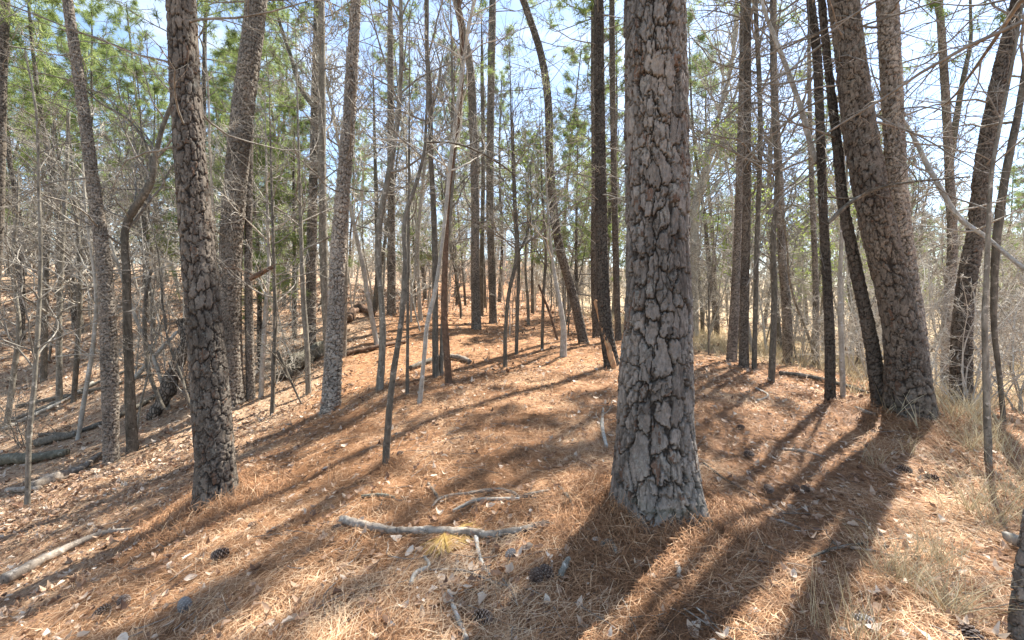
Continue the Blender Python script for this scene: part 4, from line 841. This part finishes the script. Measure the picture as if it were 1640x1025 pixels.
# ------------------------------------------------------------------ pine cones
def cone_mesh(seed, closed=0.0):
    rg = np.random.default_rng(seed); mb = MB(); n = 95; Lc = 0.082
    for k in range(n):
        t_ = (k + 0.5) / n; zc = t_ * Lc; rr = 0.024 * math.sin(math.pi * min(1, (t_ * 0.86 + 0.14))) ** 0.7 + 0.003; an = k * 2.39996
        outw = np.array([math.cos(an), math.sin(an), 0]); tg = np.array([-math.sin(an), math.cos(an), 0]); up = np.array([0, 0, 1.0])
        dr = norm(outw * (1.0 - 0.6 * t_) + up * (0.25 + 0.9 * t_)); b0 = np.array([0, 0, zc]) + outw * rr * 0.35
        ln_ = rr * 0.95 + 0.004; w = 0.0072 * (0.6 + 0.7 * math.sin(math.pi * t_)); tp = b0 + dr * ln_; th = norm(np.cross(dr, tg)) * 0.0022
        v = [b0 - tg * w * 0.3, b0 + tg * w * 0.3, tp - dr * 0.004 + tg * w, tp + up * 0.0005, tp - dr * 0.004 - tg * w,
             b0 - tg * w * 0.3 - th, b0 + tg * w * 0.3 - th, tp - dr * 0.004 + tg * w - th * 1.6, tp - th * 2.0, tp - dr * 0.004 - tg * w - th * 1.6]
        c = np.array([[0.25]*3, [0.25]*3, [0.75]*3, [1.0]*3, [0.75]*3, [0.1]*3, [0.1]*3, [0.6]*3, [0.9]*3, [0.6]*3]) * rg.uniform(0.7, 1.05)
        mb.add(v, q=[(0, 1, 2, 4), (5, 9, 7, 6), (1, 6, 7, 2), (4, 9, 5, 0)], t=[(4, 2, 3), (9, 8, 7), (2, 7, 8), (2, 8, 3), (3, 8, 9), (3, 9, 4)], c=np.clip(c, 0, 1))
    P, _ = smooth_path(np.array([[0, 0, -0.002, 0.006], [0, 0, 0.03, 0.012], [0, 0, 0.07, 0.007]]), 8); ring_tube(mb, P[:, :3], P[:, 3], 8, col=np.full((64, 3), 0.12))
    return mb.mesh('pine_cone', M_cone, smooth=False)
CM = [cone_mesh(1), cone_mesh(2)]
M_conep = leafy('bleached_cone_scales', [(0, (0.12, 0.10, 0.09)), (0.55, (0.28, 0.25, 0.22)), (1, (0.52, 0.48, 0.43))], 0, 0.7)
CP_ = cone_mesh(3); CP_.materials[0] = M_conep
CONES = [(367,890,1.25,'large dark pine cone lying on sunlit needles in the left foreground',0),(197,962,1.05,'dark pine cone touching another, right one of the bottom left pair',0),(176,976,1.05,'dark pine cone, left one of the bottom left pair',0),
 (233,876,0.9,'grey pine cone in shade uphill of the bottom left pair',0),(205,914,0.8,'small pine cone just below the shaded grey one',0),(298,984,1.05,'bleached pale pine cone at the bottom left',1),
 (412,842,0.8,'small pine cone on bright needles below the left needle mound',0),(531,852,0.8,'pine cone left of the thick crooked branch',0),(758,993,1.1,'dark pine cone beside the straight bleached stick',0),
 (856,940,1.15,'pine cone of the close pair below the thick pine, left one',0),(882,930,1.1,'pine cone of the close pair below the thick pine, right one',0),(815,899,1.0,'grey pine cone under the right end of the crooked branch',1),
 (841,858,0.9,'dark pine cone tucked under the crooked branch end',0),(1180,688,1.0,'pine cone farthest off, right of the thick pine',0),(1192,729,1.05,'pine cone right of the thick pine, in front of the farthest',0),
 (1228,784,1.05,'pine cone lying open right of the thick pine foot',0),(1272,789,0.85,'small pine cone beside the open one',0),(1295,791,0.8,'small pine cone rightmost of the row of three',0),(1436,754,1.25,'long dark pine cone below the massive right pine',0),
 (1503,772,1.25,'dark round pine cone left of the young grey tree foot',0),(1548,1012,1.3,'large dark pine cone near the bottom right corner',0),(1365,1000,1.0,'pale cone half hidden by bleached grass at the bottom right',1),(505,822,0.6,'tiny cone left of the branches under the sapling',0),(645,728,0.9,'dark cone in shade right of the lichen spotted sapling',0),(848,633,1.1,'cone on the open ridge behind the foreground',0)]
for k, (px, py, s_, lab, pale) in enumerate(CONES):
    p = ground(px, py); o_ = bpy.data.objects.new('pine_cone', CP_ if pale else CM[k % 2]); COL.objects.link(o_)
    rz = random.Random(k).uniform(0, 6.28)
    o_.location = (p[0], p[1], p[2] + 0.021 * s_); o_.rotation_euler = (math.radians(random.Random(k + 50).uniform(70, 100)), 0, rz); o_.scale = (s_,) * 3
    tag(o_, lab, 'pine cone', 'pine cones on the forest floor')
# ------------------------------------------------------------------ straw needle bunch, dry grass
def blades(C, n, ln, w, rg, spread_=0.45, droop=0.5, mi=0, K=5):
    """n curved blades from each centre (B,3)"""
    B = len(C); N = B * n; st = np.repeat(C, n, 0) + rg.normal(0, 0.02, (N, 3)) * np.array([1, 1, 0]); a = rg.uniform(0, 6.283, N)
    d = norm(np.stack([np.cos(a) * spread_, np.sin(a) * spread_, np.ones(N)], -1) + rg.normal(0, 0.12, (N, 3))); Lh = ln * rg.uniform(0.4, 1.2, N)
    P = np.zeros((N, K, 3)); P[:, 0] = st; dd = d.copy(); out = np.stack([np.cos(a), np.sin(a), 0 * a], -1)
    for k in range(1, K):
        dd = norm(dd + (out * 0.25 - np.array([0, 0, 1]) * 0.35) * droop * (k / K) * rg.uniform(0.2, 1.6, (N, 1))); P[:, k] = P[:, k-1] + dd * (Lh / (K - 1))[:, None]
    s = norm(np.cross(d, rg.normal(0, 1, (N, 3)))); W = w * np.linspace(1, 0.15, K)
    v = np.stack([P - s[:, None] * W[None, :, None] / 2, P + s[:, None] * W[None, :, None] / 2], 2).reshape(N, K * 2, 3); i = np.arange(N)[:, None] * (2 * K)
    q = np.concatenate([i + np.array([[2*k, 2*k+1, 2*k+3, 2*k+2]]) for k in range(K - 1)]); return v, q, np.repeat(rg.uniform(0, 1, N), 2 * K)[:, None] * np.ones(3)
def clump(px, py, n, ln, w, label, Y=None, spread_=0.5, droop=0.6, m=M_grass, name='grass_clump', cat='grass clump', seed=1, foot=0.04):
    rg = np.random.default_rng(seed + int(px)); p = ground(px, py, Y); C = np.array([[0, 0, 0.0]]) + rg.normal(0, foot, (12, 3)) * np.array([1, 1, 0]); mb = MB()
    v, q, c = blades(C, max(1, n // 12), ln, w, rg, spread_, droop); mb.add(v, q=q, c=c); o_ = mb.build(name, m); o_.location = p; return tag(o_, label, cat, 'dry grass clumps' if m is M_grass else None)
clump(1590,835,190,0.6,0.004,'largest dry grass clump round the foot of the young grey tree',foot=0.09)
clump(1500,900,130,0.42,0.003,'dry grass clump between the right foreground cones',foot=0.05)
clump(1445,935,150,0.42,0.003,'upright dry grass clump with a dark stalk, right foreground')
clump(1375,1030,60,0.28,0.004,'bleached short grass tuft at the bottom edge, right part',spread_=0.3,droop=0.2)
clump(1320,1020,30,0.40,0.003,'sparse tall grass wisp at the bottom edge',spread_=0.2,droop=0.2)
clump(1520,985,130,0.42,0.003,'dry grass clump near the bottom right corner')
clump(1630,800,140,0.55,0.004,'dry grass clump at the right picture edge',foot=0.08)
clump(1560,720,130,0.45,0.004,'dry grass clump behind the young grey tree',foot=0.08)
clump(1600,720,130,0.55,0.004,'dry grass clump at the right edge in front of the twisted tree',foot=0.1)
clump(1395,745,36,0.35,0.003,'thin grass tuft below the massive right pine',spread_=0.3)
clump(1455,725,30,0.35,0.003,'sparse grass tuft right below the massive right pine',spread_=0.3)
clump(1540,672,200,0.5,0.005,'pale grass clump at the foot of the dark red brown pine',foot=0.12)
clump(540,772,34,0.34,0.003,'cluster of dead brown stalks left of the lichen spotted sapling',spread_=0.12,droop=0.1,m=M_litter,name='dead_stalks',cat='dead stalks')
clump(707,672,40,0.30,0.003,'cluster of dead stalks right of the lichen spotted sapling',spread_=0.15,droop=0.15,m=M_litter,name='dead_stalks',cat='dead stalks')
rg = np.random.default_rng(8); p = ground(712, 862); n = 150
a = np.concatenate([rg.normal(-1.3, 0.45, 110), rg.normal(0.35, 0.25, 40)]); C = np.tile([0, 0, 0.035], (n, 1)) + rg.normal(0, 0.004, (n, 3))
d = np.stack([np.cos(a), np.sin(a), rg.uniform(-0.12, 0.12, n)], -1); Pn = grow(C, d, rg.uniform(0.15, 0.25, n), 5, 0.03, -0.05, rg)
zz = height(Pn[:, :, 0] + p[0], Pn[:, :, 1] + p[1]) - p[2] + 0.03; Pn[:, :, 2] = np.maximum(Pn[:, :, 2], zz + 0.004 * rg.random((n, 1)))
mb = MB(); mb.add(*tubes(Pn, np.full((n, 5), 0.0015), 4), c=np.repeat(rg.uniform(0, 1, n), 20)[:, None] * np.ones(3)); o_ = mb.build('needle_bunch', M_straw); o_.location = p
tag(o_, 'straw yellow needle bunch fanned over the thick crooked branch', 'needle bunch')
# grass beyond the edge
x, y = litter_xy(9000, 6, 30, 1.2, rg); k = (rg.random(len(x)) < grassy(x, y) * 1.1) | ((x > 0.55 * y + 1.6) & (y < 12) & (y > 4.6) & (rg.random(len(x)) < 0.6) ); x = x[k]; y = y[k]
mb = MB(); v, q, c = blades(np.stack([x, y, height(x, y)], -1), 7, 0.42, 0.011, rg, 0.4, 0.5, K=4); mb.add(v, q=q, c=c)
tag(mb.build('dry_grass', M_grass), 'pale dry grass on the slope right of the ridge', 'dry grass', kind='stuff')
print('ground z', min(v.co.z for v in g.data.vertices), max(v.co.z for v in g.data.vertices))
print('objects', len(bpy.data.objects), 'verts', sum(len(m.vertices) for m in bpy.data.meshes))
